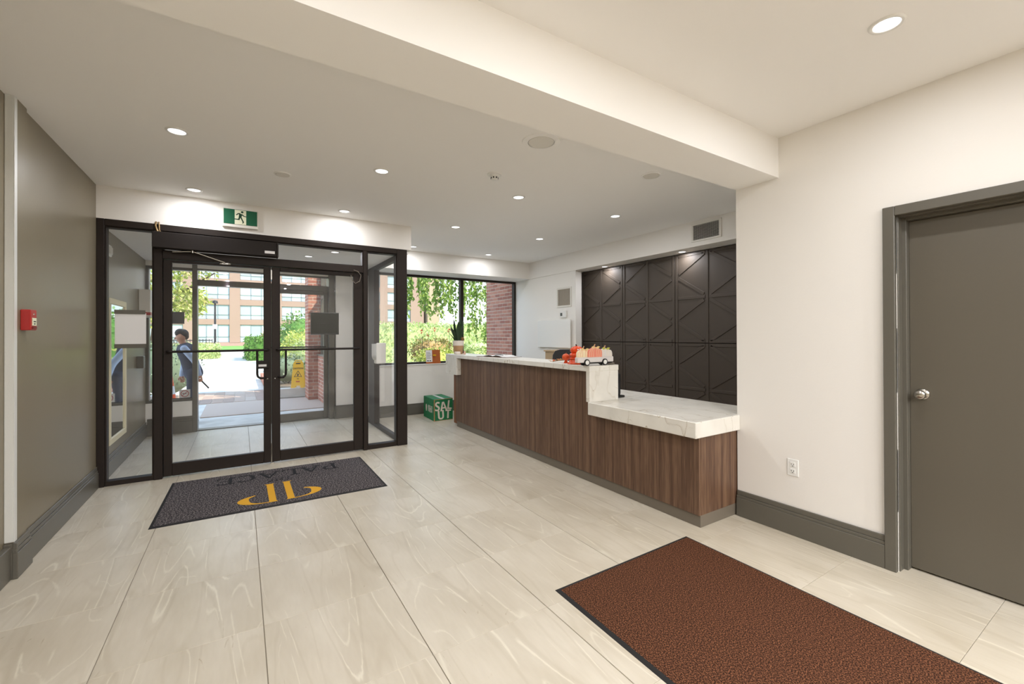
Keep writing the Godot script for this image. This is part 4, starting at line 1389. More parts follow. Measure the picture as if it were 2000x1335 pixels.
func brick_unit(l: float) -> Mesh:
	var key := snappedf(l, 0.005)
	if not brick_mesh.has(key):
		brick_mesh[key] = block(V(0, 0, -0.05), V(key, 0.063, 0.006), 0.004).mesh()
	return brick_mesh[key]

func brick_face(parent: Node3D, at: Vector3, along: Vector3, out: Vector3, width: float, height: float, y0 := 0.0) -> void:
	var r := int(ceil((height - y0) / 0.075))
	for i in r:
		var s := -0.105 if i % 2 else 0.0
		while s < width - 0.02:
			var a := maxf(s, 0.0)
			var b := minf(s + 0.2, width)
			s += 0.21
			if b - a < 0.03:
				continue
			var o := part("brick", brick_unit(b - a), M.brick[rng.randi() % 5], parent)
			o.transform = Transform3D(Basis(along, Vector3.UP, out), at + along * a + Vector3.UP * (y0 + i * 0.075 + 0.006))

func leaf_cloud(n: int, spots: Array, size: float, cols: Array, sd: int, shell := 0.55) -> Geo:  # spots: [centre, radii]
	var r := RandomNumberGenerator.new()
	r.seed = sd
	var g := Geo.new()
	for i in n:
		var s: Array = spots[r.randi() % spots.size()]
		var d := V(r.randfn(), r.randfn(), r.randfn()).normalized()
		var k := lerpf(shell, 1.0, sqrt(r.randf())) * (0.88 + 0.2 * sin(d.x * 9.0 + d.y * 7.0 + sd) * sin(d.z * 8.0))
		var p: Vector3 = s[0] + d * s[1] * k
		p.y = maxf(p.y, 0.04)
		var dir := (d * 0.7 + V(r.randfn(), r.randfn() - 0.5, r.randfn()) * 0.7).normalized()
		var side := dir.cross(V(r.randfn(), r.randfn() + 0.6, r.randfn())).normalized()
		var cc: Color = cols[r.randi() % cols.size()]
		g.col = cc.lightened(r.randf() * 0.18).srgb_to_linear() if r.randf() < 0.5 else cc.darkened(r.randf() * 0.25).srgb_to_linear()
		var l := size * r.randf_range(0.7, 1.3)
		g.leaf(p, dir, side, l, l * 0.55)
	return g

func hedge_cloud(n: int, lo: Vector3, hi: Vector3, size: float, cols: Array, sd: int) -> Geo:
	var r := RandomNumberGenerator.new()
	r.seed = sd
	var g := Geo.new()
	for i in n:
		var q := V(r.randf(), r.randf(), r.randf())
		var ax := r.randi() % 3
		if ax == 1: q.y = 1.0 - 0.1 * r.randf() * r.randf()
		if ax == 0: q.x = (0.0 if r.randf() < 0.5 else 1.0)
		if ax == 2: q.z = 1.0 - 0.08 * r.randf()
		var p := lo + (hi - lo) * q + V(r.randfn(), r.randfn(), r.randfn()) * size * 0.5
		var dir := V(r.randfn(), r.randfn() + 0.5, r.randfn() + 0.4).normalized()
		var side := dir.cross(V(r.randfn(), r.randfn(), r.randfn())).normalized()
		var cc: Color = cols[r.randi() % cols.size()]
		g.col = cc.lightened(r.randf() * 0.2).srgb_to_linear() if r.randf() < 0.5 else cc.darkened(r.randf() * 0.25).srgb_to_linear()
		var l := size * r.randf_range(0.7, 1.3)
		g.leaf(p, dir, side, l, l * 0.6)
	return g

var core_mats := {}
func plain_green(c: Color) -> StandardMaterial3D:
	if not core_mats.has(c):
		core_mats[c] = mat("inner_foliage", c, 0.9)
	return core_mats[c]

func shrub(called: String, at: Vector3, size: Vector3, n: int, leaf: float, cols: Array, label: String, group: String, sd: int) -> Node3D:
	var o := thing(called, at, label, "shrub", group)
	var core := Geo.new()
	core.ball(V(0, size.y * 0.48, 0), V(size.x * 0.72, size.y * 0.42, size.z * 0.72), 14)
	part("inner_foliage", core, plain_green(cols[0]), o)
	var lf := part("foliage", leaf_cloud(n, [[V(0, size.y * 0.52, 0), V(size.x, size.y * 0.5, size.z)], [V(size.x * 0.3, size.y * 0.62, 0.0), V(size.x * 0.5, size.y * 0.42, size.z * 0.6)], [V(-size.x * 0.35, size.y * 0.58, 0.0), V(size.x * 0.5, size.y * 0.44, size.z * 0.6)]], leaf, cols, sd), M.leaves, o)
	tag(lf, "", "", "", "stuff")
	var st := Geo.new()
	for k in 4:
		st.tube([V(0.03 * (k - 1.5), 0, 0), V(size.x * 0.3 * (k - 1.5), size.y * 0.5, 0.04 * k)], 0.015, 6)
	part("stem", st, M.bark, o)
	return o

func build_far_building() -> void:
	var z := -72.0
	var b := thing("apartment_building", V(0, 0, z), "brick apartment block with blue grey window bands across the courtyard", "building")
	var x0 := -28.0
	var x1 := 27.0
	var y_top := 16.6
	# window rows: y0, y1; bays of 4.55 m with brick piers
	var rows := [[0.55, 3.0], [3.75, 5.75], [6.55, 8.6], [9.35, 11.35], [12.1, 14.1]]
	var wall := Geo.new()
	var last := 0.0
	for q in rows:
		wall.box(V(x0, last, -0.5), V(x1, q[0], 0.0))
		last = q[1]
	wall.box(V(x0, last, -0.5), V(x1, y_top, 0.0))
	wall.box(V(x0, 0, -12.0), V(x1, y_top, -0.6))
	var bays := []
	var x := -1.35 - 5.2 * 5
	while x < x1 - 4.0:
		bays.append([x + 0.0 + 1.25, x + 5.2])
		x += 5.2
	var edge := x0
	for q in bays:
		wall.box(V(edge, 0.5, -0.45), V(q[0], y_top, 0.04))
		edge = q[1]
	wall.box(V(edge, 0.5, -0.45), V(x1, y_top, 0.04))
	part("wall", wall, M.far_brick, b)
	part("cornice", block(V(x0 - 0.2, y_top, -12.2), V(x1 + 0.2, y_top + 0.4, 0.3)), M.far_tan, b)
	for ri in rows.size():
		var q: Array = rows[ri]
		for bay in bays:
			var w: float = bay[1] - bay[0]
			var f := Geo.new()
			var ym: float = q[0] + (q[1] - q[0]) * 0.30
			for k in 4:
				f.box(V(bay[0] + (w - 0.07) * k / 3.0, q[0], -0.22), V(bay[0] + (w - 0.07) * k / 3.0 + 0.07, q[1], -0.10))
			for y in [q[0], ym, q[1] - 0.07]:
				f.box(V(bay[0], y, -0.22), V(bay[1], y + 0.07, -0.10))
			var wn := part("window", f, M.far_frame, b)
			for k in 3:
				for hf in 2:
					var a: float = bay[0] + w * k / 3.0
					part("pane", block(V(a, q[0] if hf == 0 else ym, -0.20), V(a + w / 3.0, ym if hf == 0 else q[1], -0.18)), M.far_pane[rng.randi() % 3], wn)
	# rendered end wing
	var e := thing("apartment_wing", V(x1 + 0.5, 0, z), "tan rendered end wall of the apartment block behind the hanging leaves", "building")
	part("wall", block(V(0, 0, -8), V(2.2, y_top, 0.6)), M.far_tan, e)
	part("cornice", block(V(-0.1, y_top, -8.1), V(2.3, y_top + 0.3, 0.8)), M.far_tan, e)

func build_outside() -> void:
	struct("ground", block(V(-60, -0.3, -110), V(90, -0.012, -8.0)), M.concrete, "pale sunlit concrete courtyard outside the entrance", "ground")
	struct("lawn", block(V(-30, -0.02, -71), V(60, 0.05, -50)), M.lawn, "green lawn strip in front of the apartment block", "lawn")
	# entry slab and pavers
	tag(part("paving_slab", block(V(-0.60, -0.012, -10.9), V(1.9, 0.004, -9.15), 0.004), M.paver[3]), "large pinkish paving slab outside the vestibule doorway", "paving slab", "", "structure")
	var pv := part("path", block(V(-3.0, -0.015, -13.0), V(0.5, -0.006, -10.95)), M.mortar)
	tag(pv, "band of pinkish paver planks between the entry slab and the courtyard", "paving", "", "structure")
	var pm := []
	for k in 2:
		pm.append(block(V(-0.098, -0.01, -0.335), V(0.098, 0.004, 0.335), 0.004).mesh())
	for i in 17:
		for j in 3:
			var o := part("paver", pm[0], M.paver[rng.randi() % 4], pv)
			o.position = V(-2.88 + i * 0.204, 0.0, -11.3 - j * 0.68)
	# brick pillar, knee wall and wing wall
	var p := thing("brick_pillar", V(1.24, 0, -10.35), "tall red brick pillar outside the right entrance door", "pillar")
	part("core", block(V(0.006, 0, -0.55), V(0.52, 3.3, -0.006)), M.mortar, p)
	brick_face(p, V(0, 0, -0.008), V(1, 0, 0), V(0, 0, 1), 0.52, 3.2)
	brick_face(p, V(0.008, 0, -0.55), V(0, 0, 1), V(-1, 0, 0), 0.55, 3.2)
	p = thing("knee_wall", V(1.43, 0, -10.34), "low red brick wall running from the vestibule to the brick pillar", "low wall")
	part("core", block(V(0.006, 0, 0.0), V(0.20, 0.97, 2.25)), M.mortar, p)
	brick_face(p, V(0.008, 0, 0.0), V(0, 0, 1), V(-1, 0, 0), 2.25, 0.96)
	part("coping", block(V(-0.02, 0.97, 0.0), V(0.22, 1.0, 2.25), 0.005), M.trim, p)
	var sc := Geo.new()
	sc.box(V(0.06, 1.0, 0.0), V(0.14, 3.0, 0.08), 0.003)
	sc.box(V(0.06, 1.0, 2.12), V(0.14, 3.0, 2.22), 0.003)
	sc.box(V(0.06, 1.0, 0.5), V(0.14, 3.0, 0.56), 0.003)
	sc.box(V(0.06, 2.2, 0.08), V(0.14, 2.26, 2.12), 0.003)
	part("screen_frame", sc, M.trim, p)
	part("pane", pane_x(0.08, 2.12, 1.0, 3.0, 0.10), M.glass, p)
	p = thing("brick_wing_wall", V(4.90, 0, -8.95), "red brick side wall seen through the right pane of the far window", "wall")
	part("core", block(V(0.006, 0, 0.0), V(0.4, 3.2, 1.33)), M.mortar, p)
	brick_face(p, V(0.008, 0, 0.0), V(0, 0, 1), V(-1, 0, 0), 1.33, 3.0, 0.6)
	# planter with curb
	p = thing("planter", V(0.55, 0, -11.0), "raised planting bed with a pale stone curb behind the brick pillar", "planter")
	part("curb", block(V(0.0, 0, -0.16), V(8.0, 0.21, 0.0), 0.01), M.concrete, p)
	part("soil", block(V(0.08, 0, -5.6), V(8.0, 0.17, -0.16)), M.soil, p)
	for k in 24:
		var o := part("brick", block(V(-0.10, 0.0, -0.10), V(0.0, 0.20, 0.10), 0.006), M.brick[rng.randi() % 5], p)
		o.position = V(0.08, 0, -0.3 - k * 0.212)
	# wet floor sign
	var w := thing("wet_floor_sign", V(1.12, 0.21, -11.08), "yellow wet floor warning sign standing on the planter curb", "wet floor sign", "", "", -0.25)
	for s in [-1.0, 1.0]:
		var g := Geo.new()
		g.t = Transform3D(Basis(V(1, 0, 0), -s * 0.14), V(0, 0, s * 0.085))
		var pg := PackedVector2Array()
		for q in [[-0.145, 0.0], [-0.055, 0.0], [-0.05, 0.05], [0.05, 0.05], [0.055, 0.0], [0.145, 0.0], [0.105, 0.56], [0.085, 0.60], [-0.085, 0.60], [-0.105, 0.56]]:
			pg.append(Vector2(q[0], q[1]))
		g.prism(pg, -0.006, 0.006)
		var pn := part("panel", g, M.yellow, w)
		if s > 0:
			g = Geo.new()
			g.t = Transform3D(Basis(V(1, 0, 0), -0.14), V(0, 0, 0.085))
			for e in [[[-0.075, 0.25], [0.075, 0.25], [0.075, 0.262], [-0.075, 0.262]], [[-0.085, 0.25], [-0.073, 0.25], [0.005, 0.385], [-0.005, 0.392]], [[0.085, 0.25], [0.073, 0.25], [-0.005, 0.385], [0.005, 0.392]], [[-0.02, 0.27], [0.005, 0.268], [0.02, 0.30], [0.0, 0.335], [-0.012, 0.32]], [[-0.05, 0.545], [0.05, 0.545], [0.045, 0.57], [-0.045, 0.57]], [[-0.02, 0.20], [0.02, 0.20], [0.02, 0.215], [-0.02, 0.215]]]:
				g = Geo.new()
				g.t = Transform3D(Basis(V(1, 0, 0), -0.14), V(0, 0, 0.085))
				var pq := PackedVector2Array()
				for q in e:
					pq.append(Vector2(q[0], q[1]))
				g.prism(pq, 0.006, 0.0075)
				part("warning_mark", g, M.print_black, pn)
			var wd := words("CAUTION", 0.05, "Droid Sans", M.print_black, w, V(0, 0.43, 0.085), Basis(V(1, 0, 0), -0.14), "lettering", true)
			wd.position = V(0, 0.44, 0.085) + Basis(V(1, 0, 0), -0.14) * V(0, 0.0, 0.007) + V(0, 0, -0.06)
			var rd := Geo.new()
			rd.t = g.t
			rd.box(V(-0.04, 0.13, 0.006), V(0.04, 0.155, 0.0075))
			part("red_mark", rd, M.red, pn)
	var hd := Geo.new()
	hd.tube(arc_path([V(-0.07, 0.585, 0), V(-0.06, 0.625, 0), V(0.06, 0.625, 0), V(0.07, 0.585, 0)], 0.02), 0.012, 8)
	part("handle", hd, M.yellow, w)
	# traffic cone
	var c := thing("traffic_cone", V(-1.03, -0.012, -9.4), "orange traffic cone with a white band outside the vestibule window", "traffic cone")
	var g2 := Geo.new()
	g2.box(V(-0.17, 0, -0.17), V(0.17, 0.03, 0.17), 0.01)
	g2.lathe([Vector2(0.13, 0.03), Vector2(0.115, 0.06), Vector2(0.025, 0.78), Vector2(0.0, 0.785)], 24)
	part("body", g2, M.cone, c)
	g2 = Geo.new()
	g2.lathe([Vector2(0.103, 0.20), Vector2(0.0905, 0.30)], 24)
	part("white_band", g2, M.paper, c)
	g2 = Geo.new()
	g2.lathe([Vector2(0.072, 0.42), Vector2(0.055, 0.56)], 24)
	part("white_band", g2, M.paper, c)
	# lamp post
	var lp := thing("lamp_post", V(-1.68, 0, -40), "slim black lamp post with a white plate beyond the courtyard", "lamp post")
	g2 = Geo.new()
	g2.tube([V(0, 0, 0), V(0, 3.9, 0)], 0.09, 10, 0.06)
	part("pole", g2, M.iron, lp)
	part("plate", block(V(-0.14, 1.95, 0.06), V(0.14, 2.3, 0.10), 0.005), M.paper, lp)
	g2 = Geo.new()
	g2.lathe([Vector2(0, 3.9), Vector2(0.2, 3.9), Vector2(0.16, 4.1), Vector2(0, 4.15)], 16)
	part("head", g2, M.iron, lp)
	# garden fence far left
	var fe := thing("garden_fence", V(-6.5, 0, -41), "black picket fence behind the far left hedge", "fence")
	part("rail", block(V(0, 1.05, -0.03), V(4.6, 1.12, 0.03)), M.iron, fe)
	part("rail", block(V(0, 0.2, -0.03), V(4.6, 0.27, 0.03)), M.iron, fe)
	for k in 24:
		part("picket", block(V(k * 0.2 - 0.02, 0, -0.015), V(k * 0.2 + 0.02, 1.18, 0.015)), M.iron, fe)
	# greenery
	var lime := [rgb(178, 190, 92), rgb(204, 208, 116), rgb(222, 214, 140), rgb(152, 172, 78)]
	var green := [rgb(84, 130, 52), rgb(104, 150, 62), rgb(124, 166, 74), rgb(70, 112, 46)]
	var pale := [rgb(182, 198, 132), rgb(204, 214, 156), rgb(160, 178, 110), rgb(216, 218, 176)]
	var blue := [rgb(110, 128, 104), rgb(132, 148, 124), rgb(92, 112, 88), rgb(150, 164, 140)]
	var warm := [rgb(170, 140, 90), rgb(150, 150, 80), rgb(190, 160, 110), rgb(120, 134, 66)]
	for q in [["clipped_hedge", V(0.3, 0, -33.0), V(3.2, 1.25, -28.6), 5200, 0.12, green, "dense clipped green hedge right of the sunlit path"], ["clipped_hedge", V(-5.6, 0, -34.6), V(-1.25, 0.85, -32.6), 3400, 0.11, pale, "low pale hedge left of the path in front of the lamp post"], ["clipped_hedge", V(5.0, 0, -23.5), V(17.0, 1.95, -21.8), 9000, 0.13, pale, "long pale green hedge behind the flower bed outside the far window"]]:
		var o := thing(q[0], V(q[1].x, 0, q[2].z), q[6], "hedge")
		var lo: Vector3 = q[1] - o.position
		var hi: Vector3 = q[2] - o.position
		part("inner_foliage", block(lo + V(0.12, 0, 0.12), hi - V(0.12, 0.1, 0.12)), plain_green(q[5][0]), o)
		tag(part("foliage", hedge_cloud(q[3], lo, hi, q[4], q[5], 11 + int(q[1].x)), M.leaves, o), "", "", "", "stuff")
	shrub("dry_grass_clump", V(1.9, -0.012, -34.5), V(1.1, 1.75, 0.7), 1500, 0.16, warm, "tan dry shrub rising behind the clipped hedge", "", 3)
	var beds := [
		[V(1.0, 0.17, -12.6), V(0.55, 0.75, 0.5), 1500, 0.075, blue, "grey green shrub directly behind the wet floor sign"],
		[V(1.9, 0.17, -14.0), V(0.9, 1.15, 0.8), 2200, 0.09, pale, "pale green shrub in the planter left of the brick pillar"],
		[V(2.6, -0.012, -18.5), V(1.6, 1.7, 1.2), 2600, 0.12, lime, "bright lime shrub mound farther back in the planter"],
		[V(2.9, -0.012, -25.0), V(1.6, 2.6, 1.4), 2600, 0.14, green, "tall deep green bush behind the lime shrub mound"],
		[V(5.0, 0.17, -12.3), V(0.8, 0.85, 0.6), 2200, 0.085, lime, "low lime green shrub right outside the left pane of the far window"],
		[V(6.8, 0.17, -13.2), V(0.75, 0.8, 0.5), 2200, 0.085, pale, "low pale shrub beyond the plant pot outside the far window"],
		[V(6.4, 0.17, -16.2), V(1.1, 1.15, 0.6), 2000, 0.10, warm, "warm brown flowering shrub in front of the long hedge"],
		[V(9.3, -0.012, -17.6), V(1.4, 1.2, 0.8), 2000, 0.10, pale, "pale shrub right of the warm brown flowering shrub"],
		[V(-1.45, 0, -12.4), V(0.75, 1.35, 0.7), 2400, 0.06, blue, "silvery evergreen shrub seen through the vestibule side window"]]
	var k3 := 20
	for q in beds:
		k3 += 1
		shrub("shrub", q[0], q[1], q[2], q[3], q[4], q[5], "shrubs outside", k3)
	# red flowers on stems
	var rf := RandomNumberGenerator.new()
	rf.seed = 8
	for k in 5:
		var fl := thing("red_flower", V(5.25 + k * 0.34, 0.17, -14.2 - 0.25 * (k % 3)), ["tall red flower nearest the entrance wall corner in front of the hedge", "second red flower from the entrance wall corner in front of the hedge", "red flower above the sill brochure in front of the hedge", "red flower between the brochure and the plant pot outside", "red flower right beside the plant pot leaves outside"][k], "flower", "red flowers outside the far window")
		var h := 1.25 + 0.25 * rf.randf()
		g2 = Geo.new()
		g2.tube([V(0, 0, 0), V(0.03, h * 0.6, 0), V(0, h, 0)], 0.012, 6, 0.006)
		part("stem", g2, M.leaf_dark, fl)
		g2 = Geo.new()
		for j in 14:
			var d := V(rf.randfn(), rf.randfn() + 0.3, rf.randfn()).normalized()
			g2.leaf(V(0, h, 0) + d * 0.02, d, d.cross(V(0.3, 1, 0.2)).normalized(), 0.075, 0.05)
		part("blossom", g2, mat("red_petals", rgb(206, 62, 44), 0.6), fl)
	# trees
	var t := thing("yellow_green_tree", V(-2.3, 0, -17.0), "yellow green tree at the left seen through the left entrance door", "tree")
	g2 = Geo.new()
	g2.tube([V(0, 0, 0), V(0.1, 1.6, 0), V(0.2, 4.2, 0.1)], 0.16, 10, 0.08)
	g2.tube([V(0.1, 1.8, 0), V(0.8, 2.8, 0.2), V(1.6, 3.4, 0.4)], 0.06, 8, 0.02)
	g2.tube([V(0.1, 2.0, 0), V(-0.9, 3.0, 0.2), V(-1.6, 3.6, 0.1)], 0.06, 8, 0.02)
	part("trunk", g2, M.bark, t)
	tag(part("foliage", leaf_cloud(6500, [[V(0.9, 3.9, 0.3), V(1.1, 0.9, 0.9)], [V(-0.4, 3.6, 0.3), V(1.2, 1.3, 1.1)], [V(0.75, 2.5, 0.3), V(0.75, 0.6, 0.7)], [V(-0.5, 2.3, 0.2), V(0.9, 0.8, 0.8)], [V(0.3, 5.2, 0), V(1.6, 1.0, 1.2)]], 0.13, lime, 41, 0.3), M.leaves, t), "", "", "", "stuff")
	t = thing("side_tree", V(-4.4, 0, -19.5), "leafy tree further left behind the vestibule side window", "tree")
	g2 = Geo.new()
	g2.tube([V(0, 0, 0), V(0.1, 2.0, 0), V(0.1, 5.0, 0.1)], 0.18, 10, 0.08)
	part("trunk", g2, M.bark, t)
	tag(part("foliage", leaf_cloud(5000, [[V(0, 4.2, 0.3), V(2.4, 2.2, 1.6)], [V(0.8, 2.6, 0.3), V(1.6, 1.2, 1.2)], [V(-0.9, 2.2, 0), V(1.6, 1.3, 1.2)]], 0.15, lime, 43, 0.4), M.leaves, t), "", "", "", "stuff")
	t = thing("weeping_tree", V(8.9, 0, -13.6), "weeping tree with hanging green branches outside the far window", "tree")
	g2 = Geo.new()
	g2.tube([V(0, 0, 0), V(-0.1, 1.5, 0), V(-0.3, 3.4, 0.2), V(-0.6, 4.6, 0.5)], 0.13, 10, 0.06)
	g2.tube([V(-0.3, 3.3, 0.2), V(-2.2, 4.1, 0.8), V(-4.2, 4.0, 1.2)], 0.05, 8, 0.02)
	part("trunk", g2, M.bark, t)
	var br := Geo.new()
	var lv := Geo.new()
	var rt := RandomNumberGenerator.new()
	rt.seed = 17
	for k in 66:
		var f := k / 65.0
		var top := V(lerpf(-4.75, -1.85, f), rt.randf_range(3.5, 4.3), rt.randf_range(0.6, 2.0))
		var low := lerpf(2.25, 0.7, pow(f, 1.8)) + rt.randf_range(-0.25, 0.5)
		if f > 0.55 and f < 0.72:
			low += 0.7
		var path := []
		var sway := V(rt.randf_range(-0.25, 0.25), 0, rt.randf_range(-0.2, 0.2))
		for j in 9:
			var w2 := j / 8.0
			path.append(V(top.x, lerpf(top.y, low, w2), top.z) + sway * sin(w2 * 2.5))
		br.tube(path, 0.006, 5, 0.002)
		for j in 58:
			var w3 := rt.randf()
			var pt := V(top.x, lerpf(top.y, low, w3), top.z) + sway * sin(w3 * 2.5)
			var dr := V(rt.randfn() * 0.8, -0.7 - rt.randf(), rt.randfn() * 0.8).normalized()
			var cc: Color = [rgb(150, 182, 78), rgb(176, 204, 100), rgb(126, 164, 66), rgb(200, 216, 132)][rt.randi() % 4]
			lv.col = cc.darkened(rt.randf() * 0.2).srgb_to_linear()
			lv.leaf(pt, dr, dr.cross(V(rt.randfn(), 0.3, rt.randfn())).normalized(), rt.randf_range(0.09, 0.16), 0.075)
	part("branch", br, M.bark, t)
	tag(part("foliage", lv, M.leaves, t), "", "", "", "stuff")

# ---------------------------------------------------------------- the walking person
func field(bones: Array, cell: float, blend: float) -> Geo:  # surface nets over smoothly joined tapered capsules
	var lo := V(1e9, 1e9, 1e9)
	var hi := -lo
	for q in bones:
		var r: float = maxf(q[2], q[3]) + cell * 3.0
		for p in [q[0], q[1]]:
			lo = lo.min(p - V(r, r, r))
			hi = hi.max(p + V(r, r, r))
	var n := Vector3i((hi - lo) / cell) + Vector3i(2, 2, 2)
	var val := PackedFloat32Array()
	val.resize(n.x * n.y * n.z)
	val.fill(1.0)
	for q in bones:
		var a: Vector3 = q[0]
		var b: Vector3 = q[1]
		var rm: float = maxf(q[2], q[3]) + cell * 2.0 + blend
		var i0 := Vector3i((a.min(b) - V(rm, rm, rm) - lo) / cell).clamp(Vector3i.ZERO, n - Vector3i.ONE)
		var i1 := Vector3i((a.max(b) + V(rm, rm, rm) - lo) / cell).clamp(Vector3i.ZERO, n - Vector3i.ONE)
		var ab := b - a
		var il := 1.0 / maxf(ab.length_squared(), 1e-8)
		for z in range(i0.z, i1.z + 1):
			for y in range(i0.y, i1.y + 1):
				for x in range(i0.x, i1.x + 1):
					var p := lo + V(x, y, z) * cell
					var h := clampf((p - a).dot(ab) * il, 0.0, 1.0)
					var d := p.distance_to(a + ab * h) - lerpf(q[2], q[3], h)
					var at := (z * n.y + y) * n.x + x
					var o := val[at]
					var m := maxf(blend - absf(o - d), 0.0)
					val[at] = minf(o, d) - m * m / (4.0 * blend)
	var g := Geo.new()
	var idx := {}
	var step := [1, n.x, n.x * n.y]
	for z in n.z - 1:
		for y in n.y - 1:
			for x in n.x - 1:
				var at := (z * n.y + y) * n.x + x
				if absf(val[at]) > cell * 3.0:
					continue
				var sum := Vector3.ZERO
				var cnt := 0
				for e in 12:
					var ax := e / 4
					var u := e % 2
					var w := (e / 2) % 2
					var base: int = at + u * step[(ax + 1) % 3] + w * step[(ax + 2) % 3]
					var f0 := val[base]
					var f1 := val[base + step[ax]]
					if (f0 < 0.0) != (f1 < 0.0):
						var p := V(x, y, z)
						p[(ax + 1) % 3] += u
						p[(ax + 2) % 3] += w
						p[ax] += f0 / (f0 - f1)
						sum += p
						cnt += 1
				if cnt:
					var gr := V(val[at + 1] - val[at], val[at + step[1]] - val[at], val[at + step[2]] - val[at]).normalized()
					idx[at] = g.put(lo + sum / cnt * cell, gr, Vector2())
	for at in idx:
		for ax in 3:
			var f0 := val[at]
			var f1 := val[at + step[ax]]
			if (f0 < 0.0) == (f1 < 0.0):
				continue
			var s1: int = step[(ax + 1) % 3]
			var s2: int = step[(ax + 2) % 3]
			if idx.has(at - s1) and idx.has(at - s2) and idx.has(at - s1 - s2):
				g.link(idx[at], idx[at - s1], idx[at - s1 - s2])
				g.link(idx[at], idx[at - s1 - s2], idx[at - s2])
	return g

func build_person() -> void:
	var o := thing("person", V(-0.66, -0.012, -8.75), "person in dark navy vest and pale blue sleeves leaning forward behind the doorway post", "person", "", "", -PI / 2)
	var sh := V(0.185, 1.40, 0.0)
	var el := V(0.215, 1.12, -0.10)
	var wr := V(0.220, 0.88, -0.095)
	var legs := [[V(0.09, 0.90, 0), V(0.085, 0.48, 0.03), 0.085, 0.055], [V(0.085, 0.48, 0.03), V(0.085, 0.09, 0.0), 0.055, 0.038], [V(-0.09, 0.90, 0), V(-0.09, 0.48, 0.05), 0.085, 0.055], [V(-0.09, 0.48, 0.05), V(-0.09, 0.09, 0.02), 0.055, 0.038]]
	var trunk := [[V(0, 0.93, 0), V(0, 1.12, 0), 0.135, 0.115], [V(0, 1.12, 0), V(0, 1.36, 0.0), 0.115, 0.13], [V(-0.13, 1.39, 0), V(0.13, 1.39, 0), 0.07, 0.07]]
	var arms := [[sh, el, 0.05, 0.042], [el, wr, 0.042, 0.028], [V(-0.185, 1.40, 0.0), V(-0.215, 1.14, 0.10), 0.05, 0.042], [V(-0.215, 1.14, 0.10), V(-0.21, 0.93, 0.20), 0.042, 0.028]]
	var head := [[V(0, 1.44, 0), V(0, 1.54, 0.015), 0.055, 0.052], [V(0, 1.62, 0.0), V(0, 1.665, -0.015), 0.082, 0.085], [V(0, 1.57, 0.035), V(0, 1.60, 0.03), 0.045, 0.06], [V(0, 1.625, 0.09), V(0, 1.60, 0.108), 0.010, 0.014], [V(0.078, 1.635, -0.005), V(0.082, 1.61, -0.005), 0.014, 0.011], [V(-0.078, 1.635, -0.005), V(-0.082, 1.61, -0.005), 0.014, 0.011]]
	var feet := [[V(0.085, 0.05, -0.04), V(0.085, 0.04, 0.13), 0.04, 0.032], [V(-0.09, 0.05, -0.02), V(-0.09, 0.04, 0.15), 0.04, 0.032]]
	var hip := V(0, 0.93, 0)
	var lean := Basis(V(1, 0, 0), 0.26)
	for list in [trunk, arms, head]:
		for q in list:
			if q[0] != hip:
				q[0] = hip + lean * (q[0] - hip)
			q[1] = hip + lean * (q[1] - hip)
	wr = hip + lean * (wr - hip)
	var wl := hip + lean * (V(-0.21, 0.93, 0.20) - hip)
	var body: Array = legs + trunk + arms + head + feet
	var g := field(body, 0.014, 0.02)
	for s in [1.0, -1.0]:  # a hand of five fingers each, on a finer grid
		var w0: Vector3 = wr if s > 0 else wl
		var dn := V(0, -1, -0.12).normalized()
		var hand := [[w0, w0 + dn * 0.035, 0.026, 0.028], [w0 + dn * 0.03 + V(0, 0, 0.022), w0 + dn * 0.085 + V(0, 0, 0.026), 0.016, 0.014], [w0 + dn * 0.03 - V(0, 0, 0.018), w0 + dn * 0.085 - V(0, 0, 0.024), 0.016, 0.014]]
		for k in 4:
			var off := V(0, 0, 0.030 - 0.019 * k)
			var l: float = [0.040, 0.046, 0.043, 0.033][k]
			var a := w0 + dn * 0.085 + off
			var b := a + dn * l + V(-0.006 * s, 0, 0)
			var c := b + V(-0.030 * s, -0.004, 0)
			hand.append([a, b, 0.0092, 0.0085])
			hand.append([b, c, 0.0085, 0.0075])
		var t0 := w0 + dn * 0.035 + V(-0.008 * s, 0, 0.026)
		hand.append([t0, t0 + V(-0.016 * s, -0.030, 0.026), 0.012, 0.0095])
		hand.append([t0 + V(-0.016 * s, -0.030, 0.026), t0 + V(-0.026 * s, -0.058, 0.018), 0.0095, 0.0085])
		var hg := field(hand, 0.004, 0.006)
		var base := g.v.size()
		g.v.append_array(hg.v)
		g.n.append_array(hg.n)
		g.u.append_array(hg.u)
		g.c.append_array(hg.c)
		for i in hg.ix:
			g.ix.append(base + i)
	part("body", g, M.skin, o)
	var grow := func(list: Array, r: float) -> Array:
		var out := []
		for q in list:
			out.append([q[0], q[1], q[2] + r, q[3] + r])
		return out
	part("trousers", field(grow.call(legs.duplicate() + [[V(-0.05, 0.93, 0), V(0.05, 0.93, 0), 0.115, 0.115]], 0.012), 0.014, 0.03), M.navy, o)
	part("vest", field(grow.call(trunk, 0.014), 0.014, 0.03), M.navy, o)
	part("shirt_sleeves", field(grow.call(arms, 0.010), 0.012, 0.02), M.sleeve, o)
	part("shoe", field(grow.call([feet[0]], 0.008), 0.010, 0.02), M.black, o)
	part("shoe", field(grow.call([feet[1]], 0.008), 0.010, 0.02), M.black, o)
	part("hair", field([[hip + lean * (V(0, 1.67, -0.03) - hip), hip + lean * (V(0, 1.69, 0.0) - hip), 0.088, 0.082], [hip + lean * (V(0, 1.60, -0.06) - hip), hip + lean * (V(0, 1.66, -0.06) - hip), 0.05, 0.06]], 0.010, 0.02), mat("dark_hair", rgb(40, 30, 26), 0.7), o)
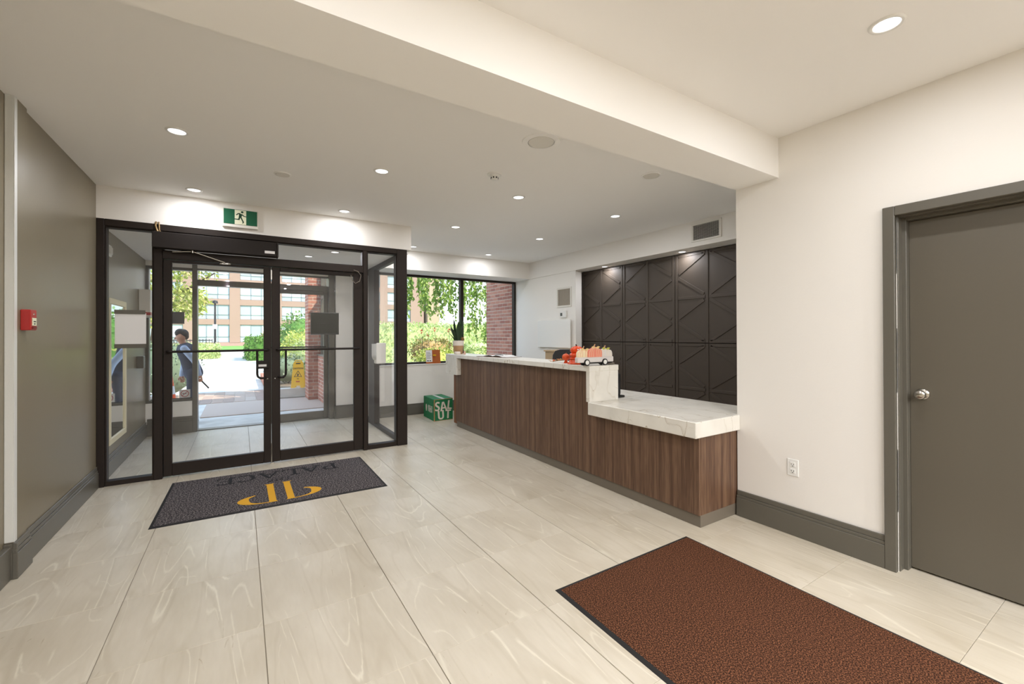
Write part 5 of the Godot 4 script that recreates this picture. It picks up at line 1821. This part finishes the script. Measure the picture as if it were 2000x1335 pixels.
	for s in [-1.0, 1.0]:
		var e := Geo.new()
		e.t = Transform3D(lean, hip - lean * hip)
		e.ball(V(0.032 * s, 1.632, 0.072), V(0.011, 0.008, 0.008), 10)
		part("eye", e, M.print_black, o)
	var m := Geo.new()
	m.t = Transform3D(lean, hip - lean * hip)
	m.tube([V(-0.022, 1.575, 0.076), V(0, 1.573, 0.083), V(0.022, 1.575, 0.076)], 0.005, 6)
	part("mouth", m, mat("lips", rgb(150, 84, 76), 0.5), o)
	var st := Geo.new()
	st.tube([wr + V(-0.018, -0.085, -0.005), wr + V(-0.018, -0.26, -0.14)], 0.013, 8)
	o.scale = V(0.88, 0.88, 0.88)
	var it := part("dark_stick", st, M.black)
	it.transform = o.transform
	tag(it, "short dark stick held in the hand of the passing person", "stick")

# ---------------------------------------------------------------- the scene
var near_gain := 1.0

func _ready() -> void:
	var cam := Camera3D.new()
	cam.name = "camera"
	cam.position = V(0, 1.4, 0)
	cam.rotation = V(0.0040, -0.5602, -0.00376)
	cam.projection = Camera3D.PROJECTION_FRUSTUM
	cam.near = 0.05
	cam.far = 400.0
	cam.size = 2.0 * 0.05 * 667.5 / 843.76
	cam.frustum_offset = Vector2(0, -0.05 * 16.92 / 843.76)
	add_child(cam)
	cam.current = true
	var env := Environment.new()
	env.background_mode = Environment.BG_SKY
	var sm := ProceduralSkyMaterial.new()
	sm.sky_top_color = rgb(176, 206, 240)
	sm.sky_horizon_color = rgb(238, 242, 246)
	sm.sky_curve = 0.2
	sm.ground_bottom_color = rgb(170, 164, 154)
	sm.ground_horizon_color = rgb(225, 225, 220)
	sm.sky_energy_multiplier = 1.5
	sm.ground_energy_multiplier = 0.8
	var sky := Sky.new()
	sky.sky_material = sm
	env.sky = sky
	env.tonemap_mode = Environment.TONE_MAPPER_LINEAR
	env.tonemap_exposure = 1.2
	env.sdfgi_enabled = true
	env.ssao_enabled = true
	env.ssil_enabled = true
	var we := WorldEnvironment.new()
	we.name = "world"
	we.environment = env
	add_child(we)
	var sun := DirectionalLight3D.new()
	sun.name = "sun"
	sun.light_color = Color(1.0, 0.96, 0.88)
	sun.light_energy = 1.75
	sun.light_angular_distance = 0.6
	sun.shadow_enabled = true
	sun.look_at_from_position(V(0.5, 0.75, 0.58), Vector3.ZERO)
	add_child(sun)
	lamp_energy = 0.68
	near_gain = 0.82
	rng.seed = 7
	make_materials()
	build_shell()
	build_entrance()
	build_vestibule()
	build_right_side()
	build_desk()
	build_mats()
	build_outside()
	build_far_building()
	build_person()
	build_counter_things()
	build_ceiling_things()
